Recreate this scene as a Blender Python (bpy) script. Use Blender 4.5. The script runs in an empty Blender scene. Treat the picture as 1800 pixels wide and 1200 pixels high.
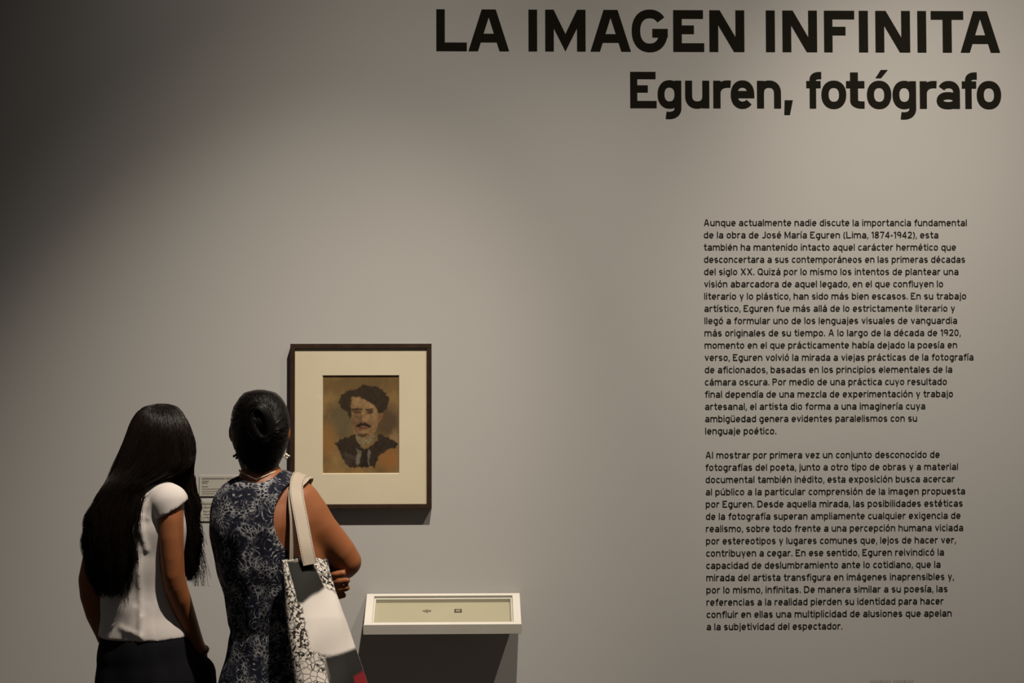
import bpy, math, random
import numpy as np
from mathutils import Matrix, Vector

random.seed(7)
rng = np.random.default_rng(7)
scene = bpy.context.scene
COL = scene.collection

# ------------------------------------------------------------------ camera
F_PX, CAM_D, CAM_H = 2970.0, 5.4, 1.57
PITCH, YAW, ROLL = math.radians(2.0), math.radians(1.5), math.radians(-0.14)
CAM_R = (Matrix.Rotation(-YAW, 3, 'Z') @ Matrix.Rotation(math.pi / 2 + PITCH, 3, 'X') @ Matrix.Rotation(ROLL, 3, 'Z'))
cam_data = bpy.data.cameras.new('camera')
cam_data.sensor_width = 36.0
cam_data.lens = F_PX / 1800.0 * 36.0
cam = bpy.data.objects.new('camera', cam_data)
COL.objects.link(cam)
cam.matrix_world = Matrix.Translation((0, -CAM_D, CAM_H)) @ CAM_R.to_4x4()
scene.camera = cam

# ------------------------------------------------------------------ world, exposure, lights
world = bpy.data.worlds.new('gallery_dark')
scene.world = world
world.use_nodes = True
world.node_tree.nodes['Background'].inputs[0].default_value = (0.9, 0.85, 0.8, 1)
world.node_tree.nodes['Background'].inputs[1].default_value = 0.044
scene.view_settings.view_transform = 'Standard'
scene.view_settings.look = 'None'
scene.view_settings.gamma = 1.0
scene.view_settings.use_curve_mapping = False
scene.view_settings.exposure = 0.0


def spot(name, loc, aim, watts, angle, blend, size, color):
    d = bpy.data.lights.new(name, 'SPOT')
    d.energy = watts
    d.spot_size = math.radians(angle)
    d.spot_blend = blend
    d.shadow_soft_size = size
    d.color = color
    o = bpy.data.objects.new(name, d)
    COL.objects.link(o)
    o.location = loc
    o.rotation_euler = (Vector(aim) - Vector(loc)).to_track_quat('-Z', 'Y').to_euler()
    return o


WARM = (1.0, 0.89, 0.74)
# two track fixtures above the frame: one over the portrait, one over the text, each a beam with its softer spill
spot('picture_beam', (0.367, -2.05, 4.80), (-0.869, 0.0, 0.153), 520, 38.0, 1.0, 0.035, WARM)
spot('picture_field', (0.367, -2.05, 4.80), (-0.552, 0.0, -0.01), 250, 52.0, 1.0, 0.035, WARM)
spot('picture_spill', (0.367, -2.05, 4.80), (0.328, 0.0, 2.962), 132, 72.0, 1.0, 0.035, WARM)
spot('text_field', (1.770, -2.05, 4.80), (0.622, 0.0, 0.249), 335, 52.2, 1.0, 0.035, WARM)
spot('text_beam', (1.770, -2.05, 4.80), (1.688, 0.0, 1.884), 342, 40.0, 1.0, 0.035, WARM)


# ------------------------------------------------------------------ pixel -> world
def at(u, v, y=0.0):
    """World point on the plane y = const under pixel (u, v) of the 1800x1200 photo."""
    d = CAM_R @ Vector(((u - 900.0) / F_PX, -(v - 600.0) / F_PX, -1.0))
    k = (y + CAM_D) / d.y
    return np.array((d.x * k, y, CAM_H + d.z * k))


CR = np.array(CAM_R)


def at_many(u, v, y):
    u, v, y = np.broadcast_arrays(np.asarray(u, float), np.asarray(v, float), np.asarray(y, float))
    d = np.stack([(u - 900.0) / F_PX, -(v - 600.0) / F_PX, -np.ones_like(u)], -1) @ CR.T
    k = (y + CAM_D) / d[..., 1]
    return np.stack([d[..., 0] * k, y, CAM_H + d[..., 2] * k], -1)


# ------------------------------------------------------------------ helpers
def tag(o, label=None, category=None, group=None, kind=None):
    if label: o['label'] = label
    if category: o['category'] = category
    if group: o['group'] = group
    if kind: o['kind'] = kind
    return o


def link(name, me, mat=None, parent=None, smooth=False):
    o = bpy.data.objects.new(name, me)
    COL.objects.link(o)
    if mat is not None:
        me.materials.append(mat)
    if smooth:
        me.polygons.foreach_set('use_smooth', np.ones(len(me.polygons), bool))
    if parent is not None:
        o.parent = parent
        o.matrix_parent_inverse = Matrix.Translation(-Vector(parent.location))
    return o


def mesh(name, verts, faces, mat=None, parent=None, smooth=False):
    me = bpy.data.meshes.new(name)
    me.from_pydata([tuple(map(float, p)) for p in verts], [], [tuple(f) for f in faces])
    me.update()
    return link(name, me, mat, parent, smooth)


def mesh_np(name, verts, quads, mat=None, parent=None, smooth=True):
    me = bpy.data.meshes.new(name)
    verts = np.asarray(verts, np.float32); quads = np.asarray(quads, np.int32)
    n, k = quads.shape
    me.vertices.add(len(verts)); me.vertices.foreach_set('co', verts.ravel())
    me.loops.add(n * k); me.loops.foreach_set('vertex_index', quads.ravel())
    me.polygons.add(n); me.polygons.foreach_set('loop_start', np.arange(0, n * k, k, dtype=np.int32))
    me.update(calc_edges=True)
    me.validate()
    return link(name, me, mat, parent, smooth)


def empty(name, loc):
    o = bpy.data.objects.new(name, None)
    COL.objects.link(o)
    o.location = loc
    o.empty_display_size = 0.1
    return o


def box(name, lo, hi, mat, parent=None, bevel=0.0, M=None):
    (x0, y0, z0), (x1, y1, z1) = lo, hi
    v = [(x0, y0, z0), (x1, y0, z0), (x1, y1, z0), (x0, y1, z0), (x0, y0, z1), (x1, y0, z1), (x1, y1, z1), (x0, y1, z1)]
    if M is not None:
        v = [tuple(M @ Vector(p)) for p in v]
    f = [(0, 3, 2, 1), (4, 5, 6, 7), (0, 1, 5, 4), (1, 2, 6, 5), (2, 3, 7, 6), (3, 0, 4, 7)]
    o = mesh(name, v, f, mat, parent)
    if bevel:
        m = o.modifiers.new('bevel', 'BEVEL'); m.width = bevel; m.segments = 2
    return o


def prism(name, pts, y0, y1, mat, parent=None, bevel=0.0):
    """polygon in x,z extruded in y"""
    n = len(pts)
    v = [(p[0], y0, p[1]) for p in pts] + [(p[0], y1, p[1]) for p in pts]
    f = [tuple(range(n)), tuple(range(2 * n - 1, n - 1, -1))]
    f += [(i, i + n, (i + 1) % n + n, (i + 1) % n) for i in range(n)]
    o = mesh(name, v, f, mat, parent)
    if bevel:
        m = o.modifiers.new('bevel', 'BEVEL'); m.width = bevel; m.segments = 2
    return o


def tubes(name, strands, mat, parent=None, sides=3):
    """strands: list of (Nx3 points, N radii): one mesh of thin tapered tubes"""
    V, Q, base = [], [], 0
    for pts, rad in strands:
        pts = np.asarray(pts, float); n = len(pts)
        t = np.gradient(pts, axis=0); t /= np.linalg.norm(t, axis=1)[:, None] + 1e-9
        ref = np.array((0.3, 1.0, 0.2)); a = np.cross(t, ref); a /= np.linalg.norm(a, axis=1)[:, None] + 1e-9
        b = np.cross(t, a)
        ang = np.arange(sides) * 2 * math.pi / sides
        ring = pts[:, None] + np.asarray(rad)[:, None, None] * (a[:, None] * np.cos(ang)[None, :, None] + b[:, None] * np.sin(ang)[None, :, None])
        V.append(ring.reshape(-1, 3))
        i = np.arange(n - 1)[:, None] * sides; j = np.arange(sides)[None]; j2 = (j + 1) % sides
        q = np.stack([i + j, i + j2, i + sides + j2, i + sides + j], -1).reshape(-1, 4) + base
        Q.append(q); base += n * sides
    return mesh_np(name, np.concatenate(V), np.concatenate(Q), mat, parent)


def cubic(xs, ys, x):
    """smooth (Catmull-Rom style) interpolation"""
    xs = np.asarray(xs, float); ys = np.asarray(ys, float); x = np.clip(x, xs[0], xs[-1])
    m = np.gradient(ys, xs)
    i = np.clip(np.searchsorted(xs, x) - 1, 0, len(xs) - 2)
    h = xs[i + 1] - xs[i]; t = (x - xs[i]) / h
    return ((2 * t**3 - 3 * t**2 + 1) * ys[i] + (t**3 - 2 * t**2 + t) * h * m[i] + (-2 * t**3 + 3 * t**2) * ys[i + 1] + (t**3 - t**2) * h * m[i + 1])


# ------------------------------------------------------------------ materials
def material(name, color, rough=0.6, spec=0.3, metallic=0.0):
    m = bpy.data.materials.new(name); m.use_nodes = True
    b = m.node_tree.nodes['Principled BSDF']
    b.inputs['Base Color'].default_value = (*color, 1)
    b.inputs['Roughness'].default_value = rough
    b.inputs['Specular IOR Level'].default_value = spec
    b.inputs['Metallic'].default_value = metallic
    return m


def N(m, kind, **inp):
    n = m.node_tree.nodes.new(kind)
    for k, v in inp.items():
        if hasattr(n, k) and k not in n.inputs: setattr(n, k, v)
        else: n.inputs[k.replace('_', ' ')].default_value = v
    return n


def L(m, a, b): m.node_tree.links.new(a, b)


def bsdf(m): return m.node_tree.nodes['Principled BSDF']


def ramp(m, src, stops):
    r = m.node_tree.nodes.new('ShaderNodeValToRGB')
    e = r.color_ramp.elements
    while len(e) < len(stops): e.new(0.5)
    for el, (p, c) in zip(e, stops):
        el.position = p; el.color = (*c, 1) if len(c) == 3 else c
    L(m, src, r.inputs[0])
    return r


def vary(m, c0, c1, scale, detail=4, bump=0.0, bscale=None, bdist=0.001):
    tc = N(m, 'ShaderNodeTexCoord')
    n = N(m, 'ShaderNodeTexNoise'); n.inputs['Scale'].default_value = scale; n.inputs['Detail'].default_value = detail
    L(m, tc.outputs['Object'], n.inputs['Vector'])
    r = ramp(m, n.outputs['Fac'], [(0.3, c0), (0.7, c1)])
    L(m, r.outputs[0], bsdf(m).inputs['Base Color'])
    if bump:
        n2 = N(m, 'ShaderNodeTexNoise'); n2.inputs['Scale'].default_value = bscale or scale; n2.inputs['Detail'].default_value = 3
        L(m, tc.outputs['Object'], n2.inputs['Vector'])
        b = N(m, 'ShaderNodeBump'); b.inputs['Strength'].default_value = bump; b.inputs['Distance'].default_value = bdist
        L(m, n2.outputs['Fac'], b.inputs['Height']); L(m, b.outputs[0], bsdf(m).inputs['Normal'])
    return m


def attr_material(name, rough=0.7, spec=0.2):
    m = material(name, (1, 1, 1), rough, spec)
    a = N(m, 'ShaderNodeAttribute'); a.attribute_name = 'paint'
    L(m, a.outputs['Color'], bsdf(m).inputs['Base Color'])
    return m


def set_paint(o, cols):
    ca = o.data.color_attributes.new('paint', 'FLOAT_COLOR', 'POINT')
    c = np.ones((len(cols), 4), np.float32); c[:, :3] = cols
    ca.data.foreach_set('color', c.ravel())


M_WALL = vary(material('wall_paint', (0.4, 0.4, 0.36), 0.75, 0.15), (0.418, 0.411, 0.405), (0.432, 0.423, 0.417), 1.3, bump=0.15, bscale=260, bdist=0.0006)
M_FLOOR = vary(material('floor_stone', (0.1, 0.08, 0.06), 0.5, 0.3), (0.10, 0.085, 0.07), (0.13, 0.11, 0.09), 2.0)
M_VINYL = material('black_vinyl', (0.0135, 0.012, 0.0095), 0.9, 0.0)
M_FAINT = material('grey_print', (0.20, 0.19, 0.165), 0.7, 0.1)
M_CREDIT = material('pale_grey_print', (0.29, 0.28, 0.26), 0.7, 0.1)
M_FRAME = vary(material('dark_wood', (0.03, 0.016, 0.01), 0.45, 0.3), (0.024, 0.013, 0.008), (0.042, 0.022, 0.013), 30)
M_MAT = vary(material('cream_mat_board', (0.6, 0.5, 0.36), 0.9, 0.1), (0.71, 0.61, 0.475), (0.74, 0.635, 0.495), 8)
M_CASE = vary(material('white_painted_wood', (0.8, 0.76, 0.7), 0.5, 0.3), (0.60, 0.57, 0.525), (0.63, 0.60, 0.55), 6)
M_CASEMAT = vary(material('beige_lining', (0.5, 0.45, 0.33), 0.9, 0.1), (0.40, 0.36, 0.265), (0.42, 0.38, 0.28), 9)
M_SKIN = vary(material('skin', (0.4, 0.16, 0.06), 0.5, 0.3), (0.255, 0.088, 0.033), (0.295, 0.105, 0.041), 9)
M_SKIN.node_tree.nodes['Principled BSDF'].inputs['Subsurface Weight'].default_value = 0.0
M_HAIR = material('dark_hair', (0.007, 0.0042, 0.003), 0.34, 0.28)
M_HAIR2 = material('black_hair', (0.0055, 0.004, 0.0034), 0.40, 0.33)
M_SHIRT = vary(material('white_jersey', (0.72, 0.68, 0.66), 0.85, 0.1), (0.62, 0.57, 0.555), (0.66, 0.61, 0.59), 12, bump=0.25, bscale=420, bdist=0.0006)
M_SKIRT = vary(material('black_cloth', (0.006, 0.006, 0.008), 0.9, 0.1), (0.005, 0.005, 0.007), (0.008, 0.008, 0.010), 15)
M_LEATHER = vary(material('cream_leather', (0.7, 0.6, 0.5), 0.55, 0.3), (0.40, 0.33, 0.265), (0.43, 0.36, 0.285), 20)
M_STITCH = material('dark_thread', (0.02, 0.015, 0.012), 0.8, 0.1)
M_SILVER = material('silver', (0.7, 0.68, 0.64), 0.25, 0.5, 1.0)
M_PEARL = material('pearl', (0.75, 0.66, 0.55), 0.3, 0.5)
M_DARKBEAD = material('dark_bead', (0.03, 0.025, 0.02), 0.3, 0.5)
M_LABEL = material('label_card', (0.42, 0.40, 0.355), 0.7, 0.15)
M_EYE = material('eye_white', (0.6, 0.58, 0.55), 0.3, 0.4)

M_GLASS = bpy.data.materials.new('clear_glass'); M_GLASS.use_nodes = True
nt = M_GLASS.node_tree; nt.nodes.clear()
o_ = nt.nodes.new('ShaderNodeOutputMaterial'); mx = nt.nodes.new('ShaderNodeMixShader')
tr = nt.nodes.new('ShaderNodeBsdfTransparent'); gl = nt.nodes.new('ShaderNodeBsdfGlossy')
gl.inputs['Roughness'].default_value = 0.02
tr.inputs['Color'].default_value = (0.97, 0.98, 0.97, 1)
mx.inputs[0].default_value = 0.02; nt.links.new(tr.outputs[0], mx.inputs[1]); nt.links.new(gl.outputs[0], mx.inputs[2]); nt.links.new(mx.outputs[0], o_.inputs[0])

# navy blouse with pale paisley scrollwork
M_BLOUSE = material('paisley_cloth', (0.02, 0.02, 0.035), 0.85, 0.1)
m = M_BLOUSE
tc = N(m, 'ShaderNodeTexCoord')
nz = N(m, 'ShaderNodeTexNoise'); nz.inputs['Scale'].default_value = 9; nz.inputs['Detail'].default_value = 2
L(m, tc.outputs['Object'], nz.inputs['Vector'])
mp = N(m, 'ShaderNodeVectorMath'); mp.operation = 'MULTIPLY_ADD'
mp.inputs[1].default_value = (0.10, 0.10, 0.10)
L(m, nz.outputs['Color'], mp.inputs[0]); L(m, tc.outputs['Object'], mp.inputs[2])
vo = N(m, 'ShaderNodeTexVoronoi'); vo.inputs['Scale'].default_value = 19
L(m, mp.outputs[0], vo.inputs['Vector'])
mul = N(m, 'ShaderNodeMath'); mul.operation = 'MULTIPLY'; mul.inputs[1].default_value = 38
L(m, vo.outputs['Distance'], mul.inputs[0])
sn = N(m, 'ShaderNodeMath'); sn.operation = 'SINE'; L(m, mul.outputs[0], sn.inputs[0])
rings = ramp(m, sn.outputs[0], [(0.60, (0, 0, 0)), (0.80, (1, 1, 1))])
vo2 = N(m, 'ShaderNodeTexVoronoi'); vo2.feature = 'DISTANCE_TO_EDGE'; vo2.inputs['Scale'].default_value = 105
L(m, mp.outputs[0], vo2.inputs['Vector'])
dots = ramp(m, vo2.outputs['Distance'], [(0.06, (1, 1, 1)), (0.16, (0, 0, 0))])
nz2 = N(m, 'ShaderNodeTexNoise'); nz2.inputs['Scale'].default_value = 24; nz2.inputs['Detail'].default_value = 3
L(m, tc.outputs['Object'], nz2.inputs['Vector'])
area = ramp(m, nz2.outputs['Fac'], [(0.42, (0, 0, 0)), (0.62, (1, 1, 1))])
a1 = N(m, 'ShaderNodeMath'); a1.operation = 'MULTIPLY'; L(m, dots.outputs[0], a1.inputs[0]); L(m, area.outputs[0], a1.inputs[1])
nz3 = N(m, 'ShaderNodeTexNoise'); nz3.inputs['Scale'].default_value = 90; nz3.inputs['Detail'].default_value = 2
L(m, tc.outputs['Object'], nz3.inputs['Vector'])
brk = ramp(m, nz3.outputs['Fac'], [(0.44, (0.04, 0.04, 0.04)), (0.64, (1, 1, 1))])
a2 = N(m, 'ShaderNodeMath'); a2.operation = 'MULTIPLY'; L(m, rings.outputs[0], a2.inputs[0]); L(m, brk.outputs[0], a2.inputs[1])
mxx = N(m, 'ShaderNodeMath'); mxx.operation = 'MAXIMUM'; L(m, a1.outputs[0], mxx.inputs[0]); L(m, a2.outputs[0], mxx.inputs[1])
colr = ramp(m, mxx.outputs[0], [(0.0, (0.011, 0.012, 0.022)), (0.45, (0.066, 0.068, 0.080)), (1.0, (0.33, 0.325, 0.335))])
L(m, colr.outputs[0], bsdf(m).inputs['Base Color'])

# ------------------------------------------------------------------ room
box('floor', (-4.5, -7.5, -0.1), (5.5, 0.2, 0.0), M_FLOOR).__setitem__('kind', 'structure')
box('wall_back', (-4.5, 0.0, 0.0), (5.5, 0.2, 5.2), M_WALL).__setitem__('kind', 'structure')

# ------------------------------------------------------------------ stroke lettering
def arc(cx, cy, rx, ry, a0, a1, n=10, p=2.25):
    out = []
    for i in range(n + 1):
        a = math.radians(a0 + (a1 - a0) * i / n)
        c, s = math.cos(a), math.sin(a)
        out.append((cx + rx * math.copysign(abs(c) ** (2 / p), c), cy + ry * math.copysign(abs(s) ** (2 / p), s)))
    return out


XH = 0.76


def glyph(ch, w, q):
    """centre-line strokes of one character: (strokes, width, y clip); cap height 1, q = segments per arc"""
    h = w / 2
    X = XH
    b = 0.56 + 0.6 * w                       # outer width of n, o ...
    acc = None
    base = {'á': 'a', 'é': 'e', 'í': 'ı', 'ó': 'o', 'ú': 'u', 'ü': 'u'}.get(ch)
    if base:
        st, wd, cl = glyph(base, w, q)
        cx = wd / 2
        if ch == 'ü':
            st = st + [[(cx - .15, X + .12), (cx - .15, X + .12 + w)], [(cx + .15, X + .12), (cx + .15, X + .12 + w)]]
        else:
            st = st + [('poly', [(cx - .10, X + .085), (cx - .10 + w * .80, X + .085), (cx + .05 + w * 1.0, X + .085 + .225), (cx + .05, X + .085 + .225)] if w > .18 else [(cx - .09, X + .09), (cx - .09 + w * .95, X + .09), (cx + .02 + w * 1.15, X + .30), (cx + .02, X + .30)])]
        return st, wd, (cl[0], 1.2)
    o = arc(b / 2, X / 2, b / 2 - h, X / 2 - h + .012, 0, 360, 4 * q)
    free = (-1.0, 2.0)
    if ch == 'o': return [o], b, free
    if ch in 'nhu':
        s = arc(b / 2, X - h - .25 + .01, b / 2 - h, .25, 180, 0, 2 * q)
        arch = s + [(b - h, 0)]
        st = [[(h, 0), (h, 1.0 if ch == 'h' else X)], arch]
        if ch == 'u':
            st = [[(b - x, X - y) for x, y in k] for k in st]
        return st, b, free
    if ch == 'm':
        bw = (b * 1.62 - w) / 2
        a1_ = arc(h + bw / 2, X - h - .25 + .01, bw / 2, .25, 180, 0, 2 * q) + [(h + bw, 0)]
        a2_ = [(x + bw, y) for x, y in a1_]
        return [[(h, 0), (h, X)], a1_, a2_], b * 1.62, free
    if ch == 'r':
        return [[(h, 0), (h, X)], arc(h + .30, X - h - .27 + .01, .30, .27, 180, 78, q)], 0.40 + .4 * w, free
    if ch in 'bdpq':
        st = {'b': [(h, 0), (h, 1)], 'd': [(b - h, 0), (b - h, 1)], 'p': [(h, -.26), (h, X)], 'q': [(b - h, -.26), (b - h, X)]}[ch]
        return [o, st], b, free
    if ch == 'g':
        og = arc(b / 2, X / 2, b / 2 - h, X / 2 - h + .012, 0, 360, 4 * q)
        tail = [(b - h, X), (b - h, 0.02)] + arc(b / 2 - .02, 0.0, b / 2 - h + .02, .20, 0, -105, 2 * q)
        return [og, tail], b, free
    if ch == 'a':
        top = arc(b / 2 + .01, X - h - .22 + .01, b / 2 - h - .01, .22, 152, 0, 2 * q) + [(b - h, 0)]
        bowl = arc(b / 2 - .01, .225 + .0, b / 2 - h + .0, .225 - h + .012, 0, 360, 3 * q)
        return [top, bowl], b, free
    if ch == 'e':
        return [[(h, X / 2), (b - h, X / 2)] + arc(b / 2, X / 2, b / 2 - h, X / 2 - h + .012, 0, 318, 4 * q)], b, free
    if ch == 'c':
        return [arc(b / 2, X / 2, b / 2 - h, X / 2 - h + .012, 42, 318, 3 * q)], b * .92, free
    if ch == 's':
        sw = b * .88; r = (X - w) / 4 + .004
        top = arc(sw / 2, X - h - r + .006, sw / 2 - h, r, 28, 270, 2 * q)
        bot = arc(sw / 2, h + r - .006, sw / 2 - h, r, 90, -152, 2 * q)
        return [top + bot[1:]], sw, free
    if ch == 't':
        x = .20
        return [[(x, 1.0), (x, .22)] + arc(x + .2, .22, .2, .22 - h, 180, 270, q) + [(.46, h)], [(0, X - h), (.46, X - h)]], .46, free
    if ch == 'f':
        x = .20
        return [[(x, 0), (x, .80)] + arc(x + .2, .80, .2, .20 - h + .01, 180, 90, q) + [(.46, 1.01 - h)], [(0, X - h), (.44, X - h)]], .44, free
    if ch in 'iı':
        return ([[(h, 0), (h, X)]] + ([[(h, X + .125), (h, X + .125 + w * .95)]] if ch == 'i' else [])), w, free
    if ch == 'j':
        return [[(.12 + h - h, X), (.12, -.06)] + arc(-.04, -.06, .16, .2 - h, 0, -80, q), [(.12, X + .11), (.12, X + .11 + w)]], .12 + h, free
    if ch == 'l': return [[(h, 0), (h, 1)]], w, free
    if ch == 'v': return [[(h * .75, X + .2), (b / 2, -.0), (b - h * .75, X + .2)]] if False else [[(h * 1.1, X), (b / 2, h * .6)], [(b - h * 1.1, X), (b / 2, h * .6)]], b, (0, X)
    if ch == 'w':
        W = b * 1.5
        return [[(h, X), (W * .28, 0)], [(W * .28, 0), (W / 2, X)], [(W / 2, X), (W * .72, 0)], [(W * .72, 0), (W - h, X)]], W, (0, X)
    if ch == 'x': return [[(h, -.02), (b - h, X + .02)], [(h, X + .02), (b - h, -.02)]], b, (0, X)
    if ch == 'y': return [[(h * 1.1, X + .02), (b / 2 + .01, .02)], [(b - h * 1.1, X + .02), (b * .36, -.26)]], b, (-.26, X)
    if ch == 'z': return [[(0.02, X - h), (b * .9, X - h)], [(b * .9 - h * 1.2, X - h), (h * 1.2, h)], [(0.02, h), (b * .9, h)]], b * .92, (0, X)
    if ch == 'k': return [[(h, 0), (h, 1)], [(h, .28), (b - h, X)], [(b * .4, .4), (b - h, 0)]], b, (0, 1)
    # capitals
    B = .58 + .75 * w
    if ch == 'L': return [[(h, 1), (h, 0)], [(0, h), (B, h)]], B, free
    if ch == 'I': return [[(h, 0), (h, 1)]], w, free
    if ch == 'E': return [[(h, 0), (h, 1)], [(0, h), (B, h)], [(0, 1 - h), (B * .965, 1 - h)], [(0, .53), (B * .67, .53)]], B, free
    if ch == 'F': return [[(h, 0), (h, 1)], [(0, 1 - h), (B, 1 - h)], [(0, .51), (B * .71, .51)]], B, free
    if ch == 'T': return [[(B / 2, 0), (B / 2, 1)], [(0, 1 - h), (B, 1 - h)]], B, free
    if ch == 'A':
        W = .62 + 1.6 * w; k = w * .55
        return [[(k * .93, -.08), (W / 2 - k * .24, 1.08)], [(W - k * .93, -.08), (W / 2 + k * .24, 1.08)], [(W * .24, .315), (W * .76, .315)]], W, (0, 1)
    if ch == 'N':
        W = .60 + 1.0 * w
        return [[(h, 0), (h, 1)], [(W - h, 0), (W - h, 1)], [(h * .98, 1.04), (W - h * .98, -.04)]], W, (0, 1)
    if ch == 'M':
        W = .66 + 1.45 * w
        return [[(h, 0), (h, 1)], [(W - h, 0), (W - h, 1)], ('poly', [(w * .98, 1.0), (w * .98, 1.0 - 2.15 * w), (W / 2, 0), (W / 2, 2.05 * w)]),
                ('poly', [(W - w * .98, 1.0 - 2.15 * w), (W - w * .98, 1.0), (W / 2, 2.05 * w), (W / 2, 0)])], W, (0, 1)
    W = .66 + w
    if ch == 'G':
        return [arc(W / 2, .5, W / 2 - h, .5 - h + .012, 38, 360 - 4, 4 * q) + [(W - h, .485)], [(W * .57, .445), (W, .445)]], W, free
    if ch == 'D':
        return [[(h, 0), (h, 1)], [(0, h), (W * .45, h)] + arc(W * .45, .5, W * .55 - h, .5 - h, -90, 90, 2 * q) + [(0, 1 - h)]], W, free
    if ch == 'P':
        return [[(h, 0), (h, 1)], [(0, 1 - h), (.36, 1 - h)] + arc(.36, .70, B - .36 - h, .30 - h, 90, -90, 2 * q) + [(0, .40 + h)]], B, free
    if ch == 'Q': return [arc(W / 2, .5, W / 2 - h, .5 - h, 0, 360, 4 * q), [(W * .6, .26), (W * .96, -.04)]], W, free
    if ch == 'J': return [[(.48, 1), (.48, .26)] + arc(.26, .26, .22, .26 - h, 0, -150, 2 * q)], .48 + h, free
    if ch == 'X': return [[(h, -.02), (W - h, 1.02)], [(h, 1.02), (W - h, -.02)]], W, (0, 1)
    # figures
    D = .60 + .3 * w
    if ch == '0': return [arc(D / 2, .5, D / 2 - h, .5 - h, 0, 360, 4 * q)], D, free
    if ch == '1': return [[(.26, 0), (.26, 1)], [(.02, .78), (.26, .96)]], .26 + h, free
    if ch == '2': return [arc(D / 2, .70, D / 2 - h, .30 - h, 160, -35, 2 * q) + [(h * 1.2, h)], [(0.02, h), (D, h)]], D, free
    if ch == '4': return [[(D * .72, 0), (D * .72, 1)], [(D * .70, .97), (.04, .30)], [(0.02, .28), (D, .28)]], D, (0, 1)
    if ch == '7': return [[(0, 1 - h), (D, 1 - h)], [(D - h, 1 - h), (D * .35, -.02)]], D, (0, 1)
    if ch == '8': return [arc(D / 2, .76, D / 2 - h - .03, .25 - h, 0, 360, 3 * q), arc(D / 2, .27, D / 2 - h, .28 - h, 0, 360, 3 * q)], D, free
    if ch == '9': return [arc(D / 2, .69, D / 2 - h, .31 - h, 0, 360, 3 * q), arc(D / 2 - .02, .5, D / 2 - h + .02, .5 - h, 10, -70, 2 * q)], D, free
    # marks
    if ch == '.': return [[(h * 1.1, 0), (h * 1.1, w * 1.15)]], w * 1.2, free
    if ch == ',': return [('poly', [(0, -.18), (w * .78, -.18), (w * 1.2, .225), (w * .06, .225)] if w > .18 else [(-.02, -.17), (w * .7, -.17), (w * 1.2, .17), (w * .2, .17)])], w * 1.2, free
    if ch == '-': return [[(0, .40), (.34, .40)]], .34, free
    if ch == '(': return [arc(.5, .42, .5 - h, .66, 128, 232, 2 * q, 2)], .3, free
    if ch == ')': return [arc(-.2, .42, .5 - h, .66, 52, -52, 2 * q, 2)], .3, free
    raise ValueError(ch)


def clip_poly(poly, y0, y1):
    for lim, sgn in ((y0, 1), (y1, -1)):
        out = []
        for i in range(len(poly)):
            a, b_ = poly[i], poly[(i + 1) % len(poly)]
            da, db = sgn * (a[1] - lim), sgn * (b_[1] - lim)
            if da >= 0: out.append(a)
            if (da > 0 > db) or (da < 0 < db):
                t = da / (da - db); out.append((a[0] + (b_[0] - a[0]) * t, a[1] + (b_[1] - a[1]) * t))
        poly = out
        if len(poly) < 3: return []
    return poly


def stroke_polys(st, w, cl):
    res = []
    for pts in st:
        if pts[0] == 'poly':
            res.append(list(pts[1])); continue
        P = [np.array(p) for p in pts]
        P = [P[0]] + [p for i, p in enumerate(P[1:]) if np.hypot(*(p - P[i])) > 1e-6]
        n = len(P)
        closed = n > 3 and np.hypot(*(P[0] - P[-1])) < 1e-6
        dirs = [(P[i + 1] - P[i]) / np.hypot(*(P[i + 1] - P[i])) for i in range(n - 1)]
        nor = [np.array((-d[1], d[0])) for d in dirs]
        off = []
        for i in range(n):
            if closed and i in (0, n - 1): a, b_ = nor[-1], nor[0]
            elif i == 0: a = b_ = nor[0]
            elif i == n - 1: a = b_ = nor[-1]
            else: a, b_ = nor[i - 1], nor[i]
            mm = a + b_; mm /= max(np.hypot(*mm), 1e-6)
            off.append(mm * min(w / 2 / max(mm @ a, .35), w))
        for i in range(n - 1):
            quad = [tuple(P[i] - off[i]), tuple(P[i + 1] - off[i + 1]), tuple(P[i + 1] + off[i + 1]), tuple(P[i] + off[i])]
            quad = clip_poly(quad, *cl)
            if quad: res.append(quad)
    return res


def polys_mesh(name, polys, mat, parent, to_world):
    V, Fc = [], []
    for p in polys:
        k = len(V)
        w_ = [to_world(x, z) for x, z in p]
        V += [(a[0], a[1] - 4e-6 * (len(Fc) % 60), a[2]) for a in w_]
        Fc.append(tuple(range(k, k + len(p))))
    return mesh(name, V, Fc, mat, parent)


PXM = F_PX / CAM_D            # pixels per metre on the wall


def title(chars, spans, v_base, cap_px, w, label, skip_widen=()):
    z0 = float(np.mean([at(s[0], v_base(s[0]))[2] for s in spans]))
    cap = cap_px / PXM
    root = empty('title_lettering', (at(spans[0][0], 90)[0], 0.0, z0))
    for ch, (a, b_) in zip(chars, spans):
        x0, x1 = at(a, v_base(a))[0], at(b_, v_base(b_))[0]
        st, wd, cl = glyph(ch, w, 8)
        polys = stroke_polys(st, w, cl)
        xs = [p[0] for q in polys for p in q]
        g0, g1 = min(xs), max(xs)
        k = (x1 - x0) / (g1 - g0)
        polys_mesh('letter', polys, M_VINYL, root, lambda x, z: (x0 + (x - g0) * k, -0.0012, z0 + z * cap))
    tag(root, label, 'lettering', 'exhibition title lettering on the wall')


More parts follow.
